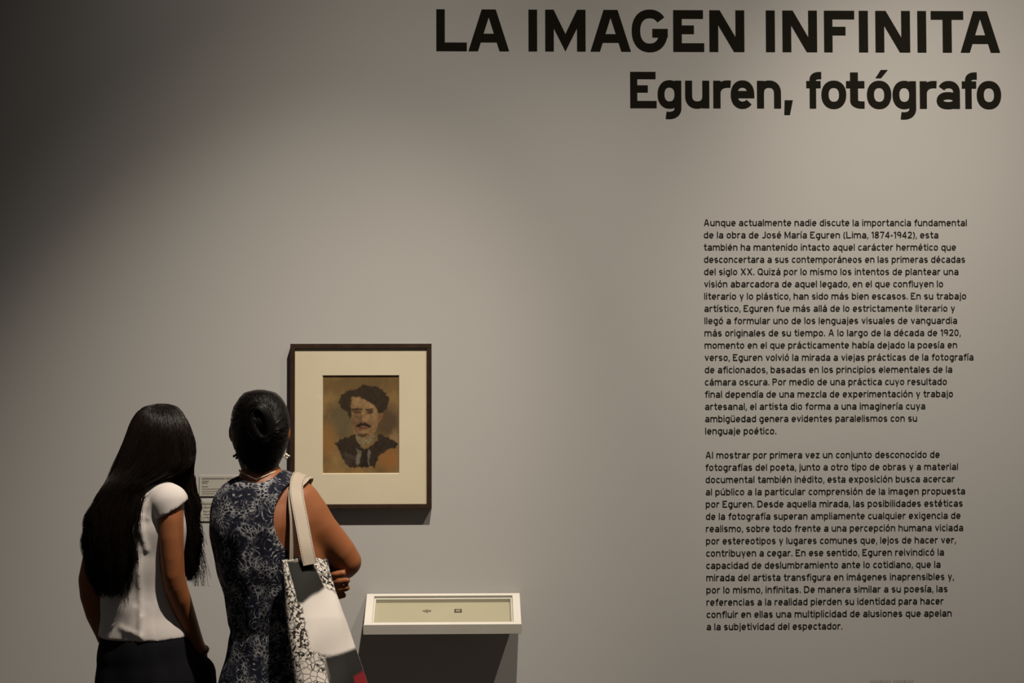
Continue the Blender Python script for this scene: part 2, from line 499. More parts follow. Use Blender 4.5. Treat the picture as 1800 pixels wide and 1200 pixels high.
title('LAIMAGENINFINITA',
      [(767, 820.7), (823.4, 895), (929, 944.3), (958.4, 1029.5), (1037.9, 1109), (1110.5, 1174), (1183.4, 1238), (1247, 1308.6),
       (1346.4, 1362.3), (1375.5, 1436.4), (1448.7, 1502), (1510, 1526), (1539, 1600), (1612.8, 1628.4), (1636.5, 1693.8), (1688.4, 1758)],
      lambda u: 90 + 2.2 * (u - 767) / 990, 74.3, 0.205, 'large black capital lettering reading LA IMAGEN INFINITA along the top of the wall')
title('Eguren,fotógrafo',
      [(1107.8, 1154.3), (1156, 1197.8), (1204.4, 1247), (1253.9, 1285), (1284.6, 1326.3), (1330.8, 1373), (1378.5, 1393.8),
       (1417.5, 1444), (1444, 1487.7), (1487.4, 1519.8), (1524, 1567), (1569, 1610.4), (1617, 1647), (1646.4, 1687.5), (1691, 1717.5), (1717, 1760)],
      lambda u: 189.6 + 1.8 * (u - 1107) / 650, 64.5, 0.197, 'black lettering reading Eguren, fotógrafo, second line of the title')

PARA1 = [("Aunque actualmente nadie discute la importancia fundamental", 1701), ("de la obra de José María Eguren (Lima, 1874-1942), esta", 1651),
         ("también ha mantenido intacto aquel carácter hermético que", 1682), ("desconcertara a sus contemporáneos en las primeras décadas", 1698),
         ("del siglo XX. Quizá por lo mismo los intentos de plantear una", 1686.3), ("visión abarcadora de aquel legado, en el que confluyen lo", 1659.4),
         ("literario y lo plástico, han sido más bien escasos. En su trabajo", 1700), ("artístico, Eguren fue más allá de lo estrictamente literario y", 1680),
         ("llegó a formular uno de los lenguajes visuales de vanguardia", 1684), ("más originales de su tiempo. A lo largo de la década de 1920,", 1690),
         ("momento en el que prácticamente había dejado la poesía en", 1684), ("verso, Eguren volvió la mirada a viejas prácticas de la fotografía", 1712.7),
         ("de aficionados, basadas en los principios elementales de la", 1675.4), ("cámara oscura. Por medio de una práctica cuyo resultado", 1666),
         ("final dependía de una mezcla de experimentación y trabajo", 1676.8), ("artesanal, el artista dio forma a una imaginería cuya", 1628),
         ("ambigüedad genera evidentes paralelismos con su", 1613.6), ("lenguaje poético.", 1366)]
PARA2 = [("Al mostrar por primera vez un conjunto desconocido de", 1653.3), ("fotografías del poeta, junto a otro tipo de obras y a material", 1685.6),
         ("documental también inédito, esta exposición busca acercar", 1679.5), ("al público a la particular comprensión de la imagen propuesta", 1698),
         ("por Eguren. Desde aquella mirada, las posibilidades estéticas", 1693.8), ("de la fotografía superan ampliamente cualquier exigencia de", 1690),
         ("realismo, sobre todo frente a una percepción humana viciada", 1694.6), ("por estereotipos y lugares comunes que, lejos de hacer ver,", 1681.6),
         ("contribuyen a cegar. En ese sentido, Eguren reivindicó la", 1660.9), ("capacidad de deslumbramiento ante lo cotidiano, que la", 1654.8),
         ("mirada del artista transfigura en imágenes inaprensibles y,", 1678), ("por lo mismo, infinitas. De manera similar a su poesía, las", 1667.3),
         ("referencias a la realidad pierden su identidad para hacer", 1660), ("confluir en ellas una multiplicidad de alusiones que apelan", 1674.5),
         ("a la subjetividad del espectador.", 1482)]
GC = {}


def paragraph(lines, v0, label):
    w = 0.145
    cap = 11.7 / PXM
    root = empty('text_paragraph', tuple(at(1237, v0)))
    for i, (txt, uend) in enumerate(lines):
        v = v0 + i * 21.49
        us = 1237 + 5.2 * (v - 397) / 710
        x0, x1 = at(us, v)[0], at(uend, v)[0]
        z0 = at(1460, v)[2]
        pen, polys = 0.0, []
        for ch in txt:
            if ch == ' ':
                pen += 0.36; continue
            if ch not in GC:
                st, wd, cl = glyph(ch, w, 3)
                GC[ch] = (stroke_polys(st, w, cl), wd)
            ps, wd = GC[ch]
            polys += [[(x + pen, z) for x, z in p] for p in ps]
            pen += wd + (0.14 if ch not in 'vyrftc,.' else 0.10)
        k = (x1 - x0) / pen
        polys_mesh('text_line', polys, M_VINYL, root, lambda x, z: (x0 + x * k, -0.001, z0 + z * cap))
    tag(root, label, 'wall text', 'paragraphs of the wall text')


paragraph(PARA1, 397.0, 'upper paragraph of black wall text, eighteen lines beginning Aunque actualmente')
paragraph(PARA2, 804.6, 'lower paragraph of black wall text, fifteen lines beginning Al mostrar')

# faint small credit print at the very bottom of the picture: only the tops of its marks are seen
cr = empty('credit_print', tuple(at(1532, 1200)))
for u0, u1 in ((1530, 1548), (1550, 1566), (1571, 1588), (1590, 1606)):
    u = u0
    while u < u1:
        a, b_ = at(u, 1195), at(u + 2.0, 1204)
        mesh('mark', [(a[0], -.001, a[2]), (b_[0], -.001, a[2]), (b_[0], -.001, b_[2]), (a[0], -.001, b_[2])], [(0, 1, 2, 3)], M_CREDIT, cr)
        u += 4.2
tag(cr, 'faint grey small print low on the wall below the text', 'lettering')

# ------------------------------------------------------------------ framed portrait
FD = 0.031                                    # how far the frame stands off the wall
tl, br = at(510.2, 604.0, -FD), at(758.6, 893.5, -FD)
X0, X1, Z1, Z0 = tl[0], br[0], tl[2], br[2]
RW = 0.0146
fr_root = empty('picture_frame', ((X0 + X1) / 2, 0, Z0))
prism('frame_rail', [(X0, Z1), (X1, Z1), (X1 - RW, Z1 - RW), (X0 + RW, Z1 - RW)], -FD, -0.001, M_FRAME, fr_root, 0.001)
prism('frame_rail', [(X1, Z0), (X0, Z0), (X0 + RW, Z0 + RW), (X1 - RW, Z0 + RW)], -FD, -0.001, M_FRAME, fr_root, 0.001)
prism('frame_rail', [(X0, Z0), (X0, Z1), (X0 + RW, Z1 - RW), (X0 + RW, Z0 + RW)], -FD, -0.001, M_FRAME, fr_root, 0.001)
prism('frame_rail', [(X1, Z1), (X1, Z0), (X1 - RW, Z0 + RW), (X1 - RW, Z1 - RW)], -FD, -0.001, M_FRAME, fr_root, 0.001)
YM = -FD + .0065                                   # face of the mat board
pa, pb = at(566.5, 659.3, YM), at(701.8, 832.2, YM)
ix0, ix1, iz0, iz1 = X0 + RW, X1 - RW, Z0 + RW, Z1 - RW
bw = 0.002
mo = [(ix0, YM, iz1), (ix1, YM, iz1), (ix1, YM, iz0), (ix0, YM, iz0)]
mi = [(pa[0], YM, pa[2]), (pb[0], YM, pa[2]), (pb[0], YM, pb[2]), (pa[0], YM, pb[2])]
mb = [(pa[0] + bw, YM + .004, pa[2] - bw), (pb[0] - bw, YM + .004, pa[2] - bw), (pb[0] - bw, YM + .004, pb[2] + bw), (pa[0] + bw, YM + .004, pb[2] + bw)]
bk = [(x, -0.003, z) for x, _, z in mo]
fcs = [(i, (i + 1) % 4, 4 + (i + 1) % 4, 4 + i) for i in range(4)] + [(4 + i, 4 + (i + 1) % 4, 8 + (i + 1) % 4, 8 + i) for i in range(4)]
fcs += [(i, 12 + i, 12 + (i + 1) % 4, (i + 1) % 4) for i in range(4)] + [(15, 14, 13, 12)]
mesh('mat_board', mo + mi + mb + bk, fcs, M_MAT, fr_root)
box('glass_pane', (ix0, -FD + .0025, iz0), (ix1, -FD + .004, iz1), M_GLASS, fr_root)


def lin(c):
    c = np.asarray(c, float) / 255.0
    return np.where(c <= .04045, c / 12.92, ((c + .055) / 1.055) ** 2.4)


def vnoise(x, y, seed=0):
    """smooth value noise"""
    r = np.random.default_rng(seed).random((64, 64))
    xi, yi = np.floor(x).astype(int), np.floor(y).astype(int)
    fx, fy = x - xi, y - yi
    fx, fy = fx * fx * (3 - 2 * fx), fy * fy * (3 - 2 * fy)
    g = lambda i, j: r[i % 64, j % 64]
    return (g(xi, yi) * (1 - fx) + g(xi + 1, yi) * fx) * (1 - fy) + (g(xi, yi + 1) * (1 - fx) + g(xi + 1, yi + 1) * fx) * fy


def poly_dist(px, py, poly):
    """signed distance to a polygon, negative inside"""
    d = np.full(px.shape, 1e9); ins = np.zeros(px.shape, bool)
    n = len(poly)
    for i in range(n):
        ax, ay = poly[i]; bx, by = poly[(i + 1) % n]
        ex, ey = bx - ax, by - ay
        t = np.clip(((px - ax) * ex + (py - ay) * ey) / (ex * ex + ey * ey), 0, 1)
        d = np.minimum(d, np.hypot(px - ax - ex * t, py - ay - ey * t))
        cond = ((ay > py) != (by > py)) & (px < (bx - ax) * (py - ay) / (by - ay + 1e-12) + ax)
        ins ^= cond
    return np.where(ins, -d, d)


# painted portrait: colours over the canvas, coordinates in a 770 x 990 box
GW, GH = 220, 282
gx, gy = np.meshgrid(np.linspace(0, 770, GW), np.linspace(0, 990, GH))
wob = 16 * (vnoise(gx / 34, gy / 34, 1) - .5) + 9 * (vnoise(gx / 14, gy / 14, 2) - .5)
img = np.zeros((GH, GW, 3))
n1 = vnoise(gx / 120, gy / 120, 3)[..., None]; n2 = vnoise(gx / 40, gy / 60, 4)[..., None]
img[:] = lin((118, 92, 58)) * (.75 + .45 * n1) * (.88 + .24 * n2)


def lay(poly, col, soft=8, k=1.0, tex=.45, seed=9, rag=14):
    global img
    d = poly_dist(gx + wob, gy + wob * .7, poly) + rag * (vnoise(gx / 20, gy / 20, 31) - .5)
    a = np.clip(.5 - d / soft, 0, 1)[..., None] * k
    c = lin(col) * (1 - tex / 2 + tex * vnoise(gx / 22, gy / 30, seed)[..., None])
    img = img * (1 - a) + c * a


def blob(cx, cy, rx, ry, col, soft=.3, k=1.0):
    global img
    d = np.hypot((gx + wob - cx) / rx, (gy + wob - cy) / ry)
    a = np.clip((1 - d) / soft + .5, 0, 1)[..., None] * k
    img = img * (1 - a) + lin(col) * a


blob(180, 470, 140, 190, (86, 76, 58), .9, .8); blob(640, 470, 150, 160, (70, 54, 42), .9, .85)
blob(380, 80, 330, 90, (92, 72, 46), .9, .7); blob(60, 640, 80, 150, (138, 96, 54), .9, .6)
blob(650, 830, 120, 110, (128, 86, 48), .8, .7); blob(720, 640, 40, 70, (140, 110, 80), .9, .6)
lay([(285, 350), (300, 480), (310, 580), (345, 620), (420, 640), (500, 620), (545, 550), (570, 440), (565, 330), (520, 250), (400, 200), (310, 230)], (122, 92, 64), 10)   # face
lay([(335, 590), (340, 660), (390, 705), (418, 722), (428, 660), (450, 700), (510, 660), (535, 590), (430, 640)], (116, 102, 78), 10)                                                   # collar
lay([(420, 340), (420, 450), (520, 470), (560, 380), (540, 300), (440, 240)], (142, 112, 80), 40, .6)
lay([(300, 230), (300, 310), (420, 330), (500, 320), (480, 260), (380, 215)], (140, 108, 76), 20, .8)                                                          # forehead
lay([(290, 380), (300, 520), (340, 590), (390, 560), (380, 400)], (102, 76, 54), 30, .8)
lay([(155, 270), (195, 330), (250, 370), (275, 450), (295, 400), (285, 330), (300, 225), (350, 215), (420, 245), (500, 285), (545, 340), (560, 385), (590, 400), (640, 350),
     (662, 300), (665, 230), (610, 150), (520, 108), (420, 100), (330, 140), (260, 155), (200, 190), (165, 240)], (50, 39, 29), 16)                               # hair
lay([(565, 385), (610, 385), (600, 450), (555, 490)], (120, 84, 56), 12)                                                                                         # ear
lay([(305, 340), (385, 330), (400, 348), (305, 360)], (58, 42, 30), 9); lay([(430, 345), (520, 335), (525, 352), (430, 360)], (52, 38, 28), 9)                   # brows
blob(350, 372, 38, 16, (74, 54, 40), .5, .9); blob(478, 372, 40, 18, (62, 44, 32), .5, .9)                                                                         # eyes
lay([(385, 350), (372, 470), (420, 480), (400, 420)], (84, 60, 42), 18, .8); lay([(400, 360), (396, 462), (425, 462), (418, 380)], (146, 116, 84), 14, .7)       # nose
lay([(345, 515), (385, 482), (430, 478), (478, 510), (470, 530), (420, 512), (370, 520)], (44, 32, 24), 9)                                                       # moustache
blob(410, 535, 46, 13, (88, 50, 38), .5, .8); blob(420, 572, 50, 16, (138, 106, 78), .6, .6); blob(410, 606, 60, 18, (66, 48, 36), .6, .9)
lay([(130, 690), (190, 640), (330, 600), (345, 660), (410, 740), (450, 735), (550, 660), (560, 590), (680, 640), (765, 690), (740, 720), (640, 760), (560, 820), (530, 940),
     (480, 910), (400, 925), (290, 935), (240, 900), (190, 820), (170, 760)], (48, 37, 29), 12)                                                                  # coat
lay([(345, 740), (395, 760), (375, 880), (345, 920), (335, 860)], (100, 90, 80), 10); lay([(440, 780), (480, 740), (470, 900), (445, 900)], (96, 88, 80), 10)     # shirt front
lay([(400, 740), (450, 735), (445, 800), (460, 920), (385, 930), (395, 820)], (40, 31, 26), 8)                                                                    # tie
blob(680, 850, 70, 80, (134, 90, 50), .8, .7)
img *= (1.12 + .2 * vnoise(gx / 6, gy / 10, 11))[..., None]
PY = YM + .0045
px = pa[0] + (pb[0] - pa[0]) * gx / 770; pz = pa[2] + (pb[2] - pa[2]) * gy / 990
idx = np.arange(GW * GH).reshape(GH, GW)
q = np.stack([idx[1:, :-1], idx[1:, 1:], idx[:-1, 1:], idx[:-1, :-1]], -1).reshape(-1, 4)
pt = mesh_np('painting', np.stack([px, np.full_like(px, PY), pz], -1).reshape(-1, 3), q, attr_material('oil_paint', .75, .15), fr_root)
set_paint(pt, img.reshape(-1, 3))
pt['label'] = 'brown oil sketch of a dark-haired man with a moustache, coat and tie'
tag(fr_root, 'dark wood picture frame with cream mat around a small painted portrait', 'picture')

# ------------------------------------------------------------------ wall-mounted display case
# local frame of the sloping lid: origin at the back edge on the wall, s along x, t down the slope, n out of the lid
ca, cb = at(645.0, 1043.5, -0.004), at(913.5, 1041.5, -0.004)
CX0, CX1, CZ = ca[0], cb[0], (ca[2] + cb[2]) / 2
CW = CX1 - CX0
DEP, DROP = 0.165, 0.076
cs = empty('display_case', ((CX0 + CX1) / 2, 0, CZ - .17))
sl = math.hypot(DEP, DROP); T = Vector((0, -DEP / sl, -DROP / sl)); Nn = Vector((0, -DROP / sl, DEP / sl))
MC = Matrix(((1, T.x, Nn.x, CX0), (0, T.y, Nn.y, -0.004), (0, T.z, Nn.z, CZ), (0, 0, 0, 1)))
RB = 0.024                                    # rail width


def cbox(name, s0, s1, t0, t1, n0, n1, mat, bevel=.0012):
    return box(name, (s0, t0, n0), (s1, t1, n1), mat, cs, bevel, MC)


cbox('rim_rail', 0, CW, 0, RB * .55, -.03, 0, M_CASE)
cbox('rim_rail', 0, CW, sl - RB * .55, sl, -.03, 0, M_CASE)
cbox('rim_rail', 0, RB, RB * .55, sl - RB * .55, -.03, 0, M_CASE)
cbox('rim_rail', CW - RB, CW, RB * .55, sl - RB * .55, -.03, 0, M_CASE)
cbox('lining', RB, CW - RB, RB * .55, sl - RB * .55, -.03, -.022, M_CASEMAT, 0)
for s0, s1, t0, t1 in ((RB, CW - RB, RB * .55, RB * .55 + .006), (RB, RB + .006, RB * .55 + .006, sl - RB * .55), (CW - RB - .006, CW - RB, RB * .55 + .006, sl - RB * .55)):
    cbox('inner_fillet', s0, s1, t0, t1, -.022, -.009, M_CASE, .0008)
cbox('glass_lid', RB, CW - RB, RB * .55, sl - RB * .55, -.007, -.0045, M_GLASS, 0)
# box body below the lid: front apron, two cheeks and a bottom
e = .0015
yf, zf = -.004 - DEP, CZ - DROP
PA = [(yf - .003, zf - .0005), (yf + .006, zf - .0005), (yf + .009, zf - .0305), (yf + .0035, zf - .0305)]
mesh('front_apron', [(CX0 - e, y, z) for y, z in PA] + [(CX1 + e, y, z) for y, z in PA],
     [(0, 1, 2, 3), (7, 6, 5, 4), (0, 4, 5, 1), (1, 5, 6, 2), (2, 6, 7, 3), (3, 7, 4, 0)], M_CASE, cs)
cbox('cheek', .001, .011, .004, sl, -.036, -.030, M_CASE, 0)
cbox('cheek', CW - .011, CW - .001, .004, sl, -.036, -.030, M_CASE, 0)
cbox('base_panel', .011, CW - .011, .012, sl, -.036, -.031, M_CASE, 0)
tag(cs, 'shallow white glass-topped display case with sloping lid mounted on the wall below the portrait', 'display case')


def in_case(name, c_u, c_v, pts, mats, label):
    """a tiny print lying on the lining"""
    p = Vector(at(c_u, c_v, -.09)); loc = MC.inverted() @ p
    # slide along the view ray onto the lining plane
    o = Vector((0, -CAM_D, CAM_H)); d = (p - o)
    nl = MC.to_3x3() @ Vector((0, 0, 1)); p0 = MC @ Vector((0, 0, -.0215))
    p = o + d * ((p0 - o).dot(nl) / d.dot(nl)); loc = MC.inverted() @ p
    root = empty(name, tuple(p))
    for nm, poly, mat, lift in mats:
        n = len(poly)
        v = [MC @ Vector((loc.x + x, loc.y + t, -.0220 + .0002)) for x, t in poly] + [MC @ Vector((loc.x + x, loc.y + t, -.0220 + lift)) for x, t in poly]
        f = [tuple(range(n, 2 * n)), tuple(range(n - 1, -1, -1))] + [(i, (i + 1) % n, n + (i + 1) % n, n + i) for i in range(n)]
        mesh(nm, v, f, mat, root)
    tag(root, label, 'photograph', 'miniature photographs in the display case')


M_SEPIA = material('dark_sepia', (0.07, 0.055, 0.035), .6, .2); M_PALE = material('pale_print', (0.36, 0.31, 0.22), .6, .2); M_MIDP = material('mid_print', (0.2, 0.17, 0.115), .6, .2)
rect = lambda a, b_: [(-a, -b_), (a, -b_), (a, b_), (-a, b_)]
in_case('miniature_photograph', 750.5, 1073.5, None,
        [('border', [(-.0145, 0), (-.008, -.006), (0, -.0085), (.008, -.006), (.0145, 0), (.006, .006), (0, .011), (-.006, .006)], M_MIDP, .0008),
         ('image', [(-.0065, 0), (0, -.005), (.0065, 0), (0, .006)], M_PALE, .0012), ('mark', rect(.0022, .0035), M_SEPIA, .0016),
         ('mark', [(.008, -.001), (.012, -.002), (.012, .003), (.008, .003)], M_SEPIA, .0014), ('mark', [(-.012, -.001), (-.009, -.002), (-.009, .002), (-.012, .002)], M_SEPIA, .0014)],
        'tiny lozenge-shaped photograph lying in the display case')
in_case('miniature_photograph', 805.2, 1073.2, None,
        [('border', rect(.0118, .0105), M_SEPIA, .0008), ('image', rect(.0066, .0052), M_PALE, .0012), ('mark', rect(.0045, .0015), M_MIDP, .0016)],
        'tiny rectangular dark-bordered photograph lying in the display case')


# ------------------------------------------------------------------ wall labels
def wall_label(u0, v0, u1, v1, rows, label):
    a, b_ = at(u0, v0, -.004), at(u1, v1, -.004)
    r = empty('wall_label', ((a[0] + b_[0]) / 2, 0, b_[2]))
    box('card', (a[0], -.004, b_[2]), (b_[0], -.0005, a[2]), M_LABEL, r, .0004)
    w, hh = b_[0] - a[0], a[2] - b_[2]
    for x0, x1, y, th, in rows:
        xa, xb, z = a[0] + x0 * w, a[0] + x1 * w, a[2] - y * hh
        mesh('printed_line', [(xa, -.0045, z), (xb, -.0045, z), (xb, -.0045, z - th * hh), (xa, -.0045, z - th * hh)], [(0, 3, 2, 1)], M_FAINT, r)
    tag(r, label, 'label', 'wall labels beside the portrait')


wall_label(350.5, 836, 440, 871.5, [(.05, .50, .10, .07), (.52, .8, .10, .07), (.05, .19, .24, .05), (.05, .16, .33, .05), (.05, .17, .50, .05), (.05, .55, .63, .03), (.05, .45, .75, .03), (.05, .30, .86, .03)],
           'grey wall label, the upper of two between the two people')
wall_label(352.5, 880, 442, 915.5, [(.05, .5, .12, .06), (.05, .4, .3, .04), (.05, .6, .5, .03), (.05, .5, .65, .03), (.05, .3, .8, .03)],
           'grey wall label, the lower of two, half hidden by hair')


# ------------------------------------------------------------------ implicit surfaces for bodies and clothes
class Field:
    def __init__(self, lo, hi, vox):
        self.lo = np.array(lo, float); self.vox = vox
        self.n = np.ceil((np.array(hi) - self.lo) / vox).astype(int) + 1
        self.v = np.full(self.n, 0.2, np.float32)

    def sub(self, lo, hi):
        a = np.clip(np.floor((lo - self.lo) / self.vox).astype(int), 0, self.n - 1)
        b_ = np.clip(np.ceil((hi - self.lo) / self.vox).astype(int) + 1, 1, self.n)
        if np.any(b_ <= a): return None, None
        ax = [self.lo[i] + self.vox * np.arange(a[i], b_[i]) for i in range(3)]
        return tuple(slice(a[i], b_[i]) for i in range(3)), np.meshgrid(*[x.astype(np.float32) for x in ax], indexing='ij', sparse=True)

    def seg(self, p0, p1, r0, r1, k=.02, xdir=None, op='u'):
        """tapered capsule; r may be (rx, ry) for an elliptical section with rx along xdir"""
        p0, p1 = np.array(p0, float), np.array(p1, float)
        r0 = (r0, r0) if np.isscalar(r0) else r0; r1 = (r1, r1) if np.isscalar(r1) else r1
        R = max(*r0, *r1) + k + 3 * self.vox
        s, g = self.sub(np.minimum(p0, p1) - R, np.maximum(p0, p1) + R)
        if s is None: return self
        d = p1 - p0; ln = np.linalg.norm(d) + 1e-9; d = d / ln
        x = np.array(xdir if xdir is not None else ((1, 0, 0) if abs(d[0]) < .8 else (0, 1, 0)), float)
        x -= d * (x @ d); x /= np.linalg.norm(x); y = np.cross(d, x)
        q = [g[i] - p0[i] for i in range(3)]
        w = q[0] * d[0] + q[1] * d[1] + q[2] * d[2]
        t = np.clip(w / ln, 0, 1)
        rx = r0[0] + (r1[0] - r0[0]) * t; ry = r0[1] + (r1[1] - r0[1]) * t
        over = w - t * ln; rm = np.minimum(rx, ry)
        a = (q[0] * x[0] + q[1] * x[1] + q[2] * x[2]) / rx; b_ = (q[0] * y[0] + q[1] * y[1] + q[2] * y[2]) / ry
        dd = (np.sqrt(a * a + b_ * b_ + (over / rm) ** 2) - 1) * rm
        cur = self.v[s]
        if op == 'u':
            if k > 0:
                h = np.clip(.5 + .5 * (cur - dd) / k, 0, 1)
                self.v[s] = cur + (dd - cur) * h - k * h * (1 - h)
            else: self.v[s] = np.minimum(cur, dd)
        elif op == 'sub':
            if k > 0:
                h = np.clip(.5 - .5 * (cur + dd) / k, 0, 1)
                self.v[s] = cur + (-dd - cur) * h + k * h * (1 - h)
            else: self.v[s] = np.maximum(cur, -dd)
        return self

    def ball(self, c, r, k=.02, op='u'):
        """ellipsoid, r = (rx, ry, rz)"""
        c = np.array(c, float)
        r = np.array((r, r, r) if np.isscalar(r) else r, float)
        R = r.max() + k + 3 * self.vox
        s, g = self.sub(c - R, c + R)
        if s is None: return self
        dd = (np.sqrt(((g[0] - c[0]) / r[0]) ** 2 + ((g[1] - c[1]) / r[1]) ** 2 + ((g[2] - c[2]) / r[2]) ** 2) - 1) * r.min()
        cur = self.v[s]
        if op == 'u':
            h = np.clip(.5 + .5 * (cur - dd) / max(k, 1e-6), 0, 1)
            self.v[s] = cur + (dd - cur) * h - k * h * (1 - h)
        else:
            h = np.clip(.5 - .5 * (cur + dd) / max(k, 1e-6), 0, 1)
            self.v[s] = cur + (-dd - cur) * h + k * h * (1 - h)
        return self

    def chain(self, pts, k=.02, xdir=None):
        for (p0, r0), (p1, r1) in zip(pts[:-1], pts[1:]): self.seg(p0, p1, r0, r1, k, xdir)
        return self

    def limb(self, pts, k=.02):
        """tapered limb: its own segments join without swelling, then it blends into the body"""
        t = Field(self.lo, self.lo + (self.n - 1) * self.vox, self.vox)
        t.n = self.n; t.v = np.full(self.n, .2, np.float32)
        for (p0, r0), (p1, r1) in zip(pts[:-1], pts[1:]): t.seg(p0, p1, r0, r1, 0)
        h = np.clip(.5 + .5 * (self.v - t.v) / k, 0, 1)
        self.v = self.v + (t.v - self.v) * h - k * h * (1 - h)
        return self

    def sample(self, P):
        """value and outward direction of the surface field at points P (trilinear)"""
        def val(Q):
            g_ = (Q - self.lo) / self.vox
            ok = ((g_ >= 0) & (g_ < self.n - 1.001)).all(1)
            g_ = np.clip(g_, 0, self.n - 1.001); i_ = g_.astype(int); f_ = g_ - i_; o = 0
            for a in (0, 1):
                for b_ in (0, 1):
                    for c_ in (0, 1):
                        w_ = (f_[:, 0] if a else 1 - f_[:, 0]) * (f_[:, 1] if b_ else 1 - f_[:, 1]) * (f_[:, 2] if c_ else 1 - f_[:, 2])
                        o = o + w_ * self.v[i_[:, 0] + a, i_[:, 1] + b_, i_[:, 2] + c_]
            return np.where(ok, o, .2)
        e_ = self.vox * 1.5
        d = np.stack([val(P + e_ * np.eye(3)[k_]) - val(P - e_ * np.eye(3)[k_]) for k_ in range(3)], -1)
        return val(P), d / (np.linalg.norm(d, axis=1)[:, None] + 1e-9)

    def grid(self):
        return np.meshgrid(*[(self.lo[i] + self.vox * np.arange(self.n[i])).astype(np.float32) for i in range(3)], indexing='ij', sparse=True)

    def surface(self, smooth=1):
        v = self.v; ins = v < 0; nx, ny, nz = v.shape
        c = np.zeros((nx - 1, ny - 1, nz - 1), np.uint8)
        for i in (0, 1):
            for j in (0, 1):
                for k in (0, 1): c += ins[i:nx - 1 + i, j:ny - 1 + j, k:nz - 1 + k]
        act = np.argwhere((c > 0) & (c < 8))
        idm = np.full(c.shape, -1, np.int32); idm[tuple(act.T)] = np.arange(len(act))
        acc = np.zeros((len(act), 3)); cnt = np.zeros(len(act))
        corners = [(i, j, k) for i in (0, 1) for j in (0, 1) for k in (0, 1)]
        for a in corners:
            for ax in range(3):
                if a[ax]: continue
                b_ = list(a); b_[ax] = 1
                va = v[act[:, 0] + a[0], act[:, 1] + a[1], act[:, 2] + a[2]]; vb = v[act[:, 0] + b_[0], act[:, 1] + b_[1], act[:, 2] + b_[2]]
                m_ = (va < 0) != (vb < 0)
                t = np.where(m_, va / np.where(m_, va - vb, 1), 0)
                p = np.tile(np.array(a, float), (len(act), 1)); p[:, ax] = t
                acc += p * m_[:, None]; cnt += m_
        verts = act + acc / cnt[:, None]
        quads = []
        for ax in range(3):
            sl0 = [slice(None)] * 3; sl1 = [slice(None)] * 3
            sl0[ax] = slice(0, -1); sl1[ax] = slice(1, None)
            ch = ins[tuple(sl0)] != ins[tuple(sl1)]
            e_ = np.argwhere(ch)
            u, w = (ax + 1) % 3, (ax + 2) % 3
            e_ = e_[(e_[:, u] > 0) & (e_[:, w] > 0) & (e_[:, u] < v.shape[u] - 1) & (e_[:, w] < v.shape[w] - 1)]
            def cell(du, dw):
                p = e_.copy(); p[:, u] += du; p[:, w] += dw
                return idm[tuple(p.T)]
            qd = np.stack([cell(-1, -1), cell(0, -1), cell(0, 0), cell(-1, 0)], -1)
            flip = ~ins[tuple(e_.T)]
            qd[flip] = qd[flip][:, ::-1]
            quads.append(qd)
        quads = np.concatenate(quads); quads = quads[(quads >= 0).all(1)]
        for _ in range(smooth):
            s_ = np.zeros_like(verts); n_ = np.zeros(len(verts))
            for i in range(4):
                a, b_ = quads[:, i], quads[:, (i + 1) % 4]
                for d in range(3):
                    s_[:, d] += np.bincount(a, verts[b_, d], len(verts)) + np.bincount(b_, verts[a, d], len(verts))
                n_ += np.bincount(a, minlength=len(verts)) + np.bincount(b_, minlength=len(verts))
            verts = .5 * verts + .5 * s_ / np.maximum(n_, 1)[:, None]
        return self.lo + verts * self.vox, quads


def head(fl, c, face, up, s=1.0):
    """skull, jaw, nose, brow, lips and ears; c = centre of the skull, face = facing direction"""
    c = np.array(c, float); f = np.array(face, float); f /= np.linalg.norm(f); u = np.array(up, float)
    r = np.cross(f, u); r /= np.linalg.norm(r)
    P = lambda a, b_, d: c + s * (r * a + f * b_ + u * d)
    fl.seg(P(0, -.018, .012), P(0, .018, .016), (.066 * s, .074 * s), (.064 * s, .072 * s), .02, xdir=r)
    fl.seg(P(0, .045, -.035), P(0, .062, -.09), (.052 * s, .045 * s), (.03 * s, .024 * s), .03, xdir=r)
    fl.ball(P(0, .085, .03), .02 * s, .03)                       # brow
    fl.seg(P(0, .095, .005), P(0, .112, -.03), .007 * s, .012 * s, .012)     # nose
    fl.ball(P(.012, .103, -.034), .007 * s, .008); fl.ball(P(-.012, .103, -.034), .007 * s, .008)
    for a in (-1, 1):
        fl.ball(P(.031 * a, .098, .006), .012 * s, .012, 'sub')                # eye sockets
        fl.ball(P(.031 * a, .082, .005), .013 * s, .004)                         # eyeballs under lids
        fl.ball(P(.074 * a, -.012, -.012), (.012 * s, .016 * s, .028 * s), .008)  # ears
    fl.seg(P(-.018, .094, -.056), P(.018, .094, -.056), .005 * s, .005 * s, .006)  # lips
    fl.seg(P(-.014, .092, -.066), P(.014, .092, -.066), .006 * s, .006 * s, .006)


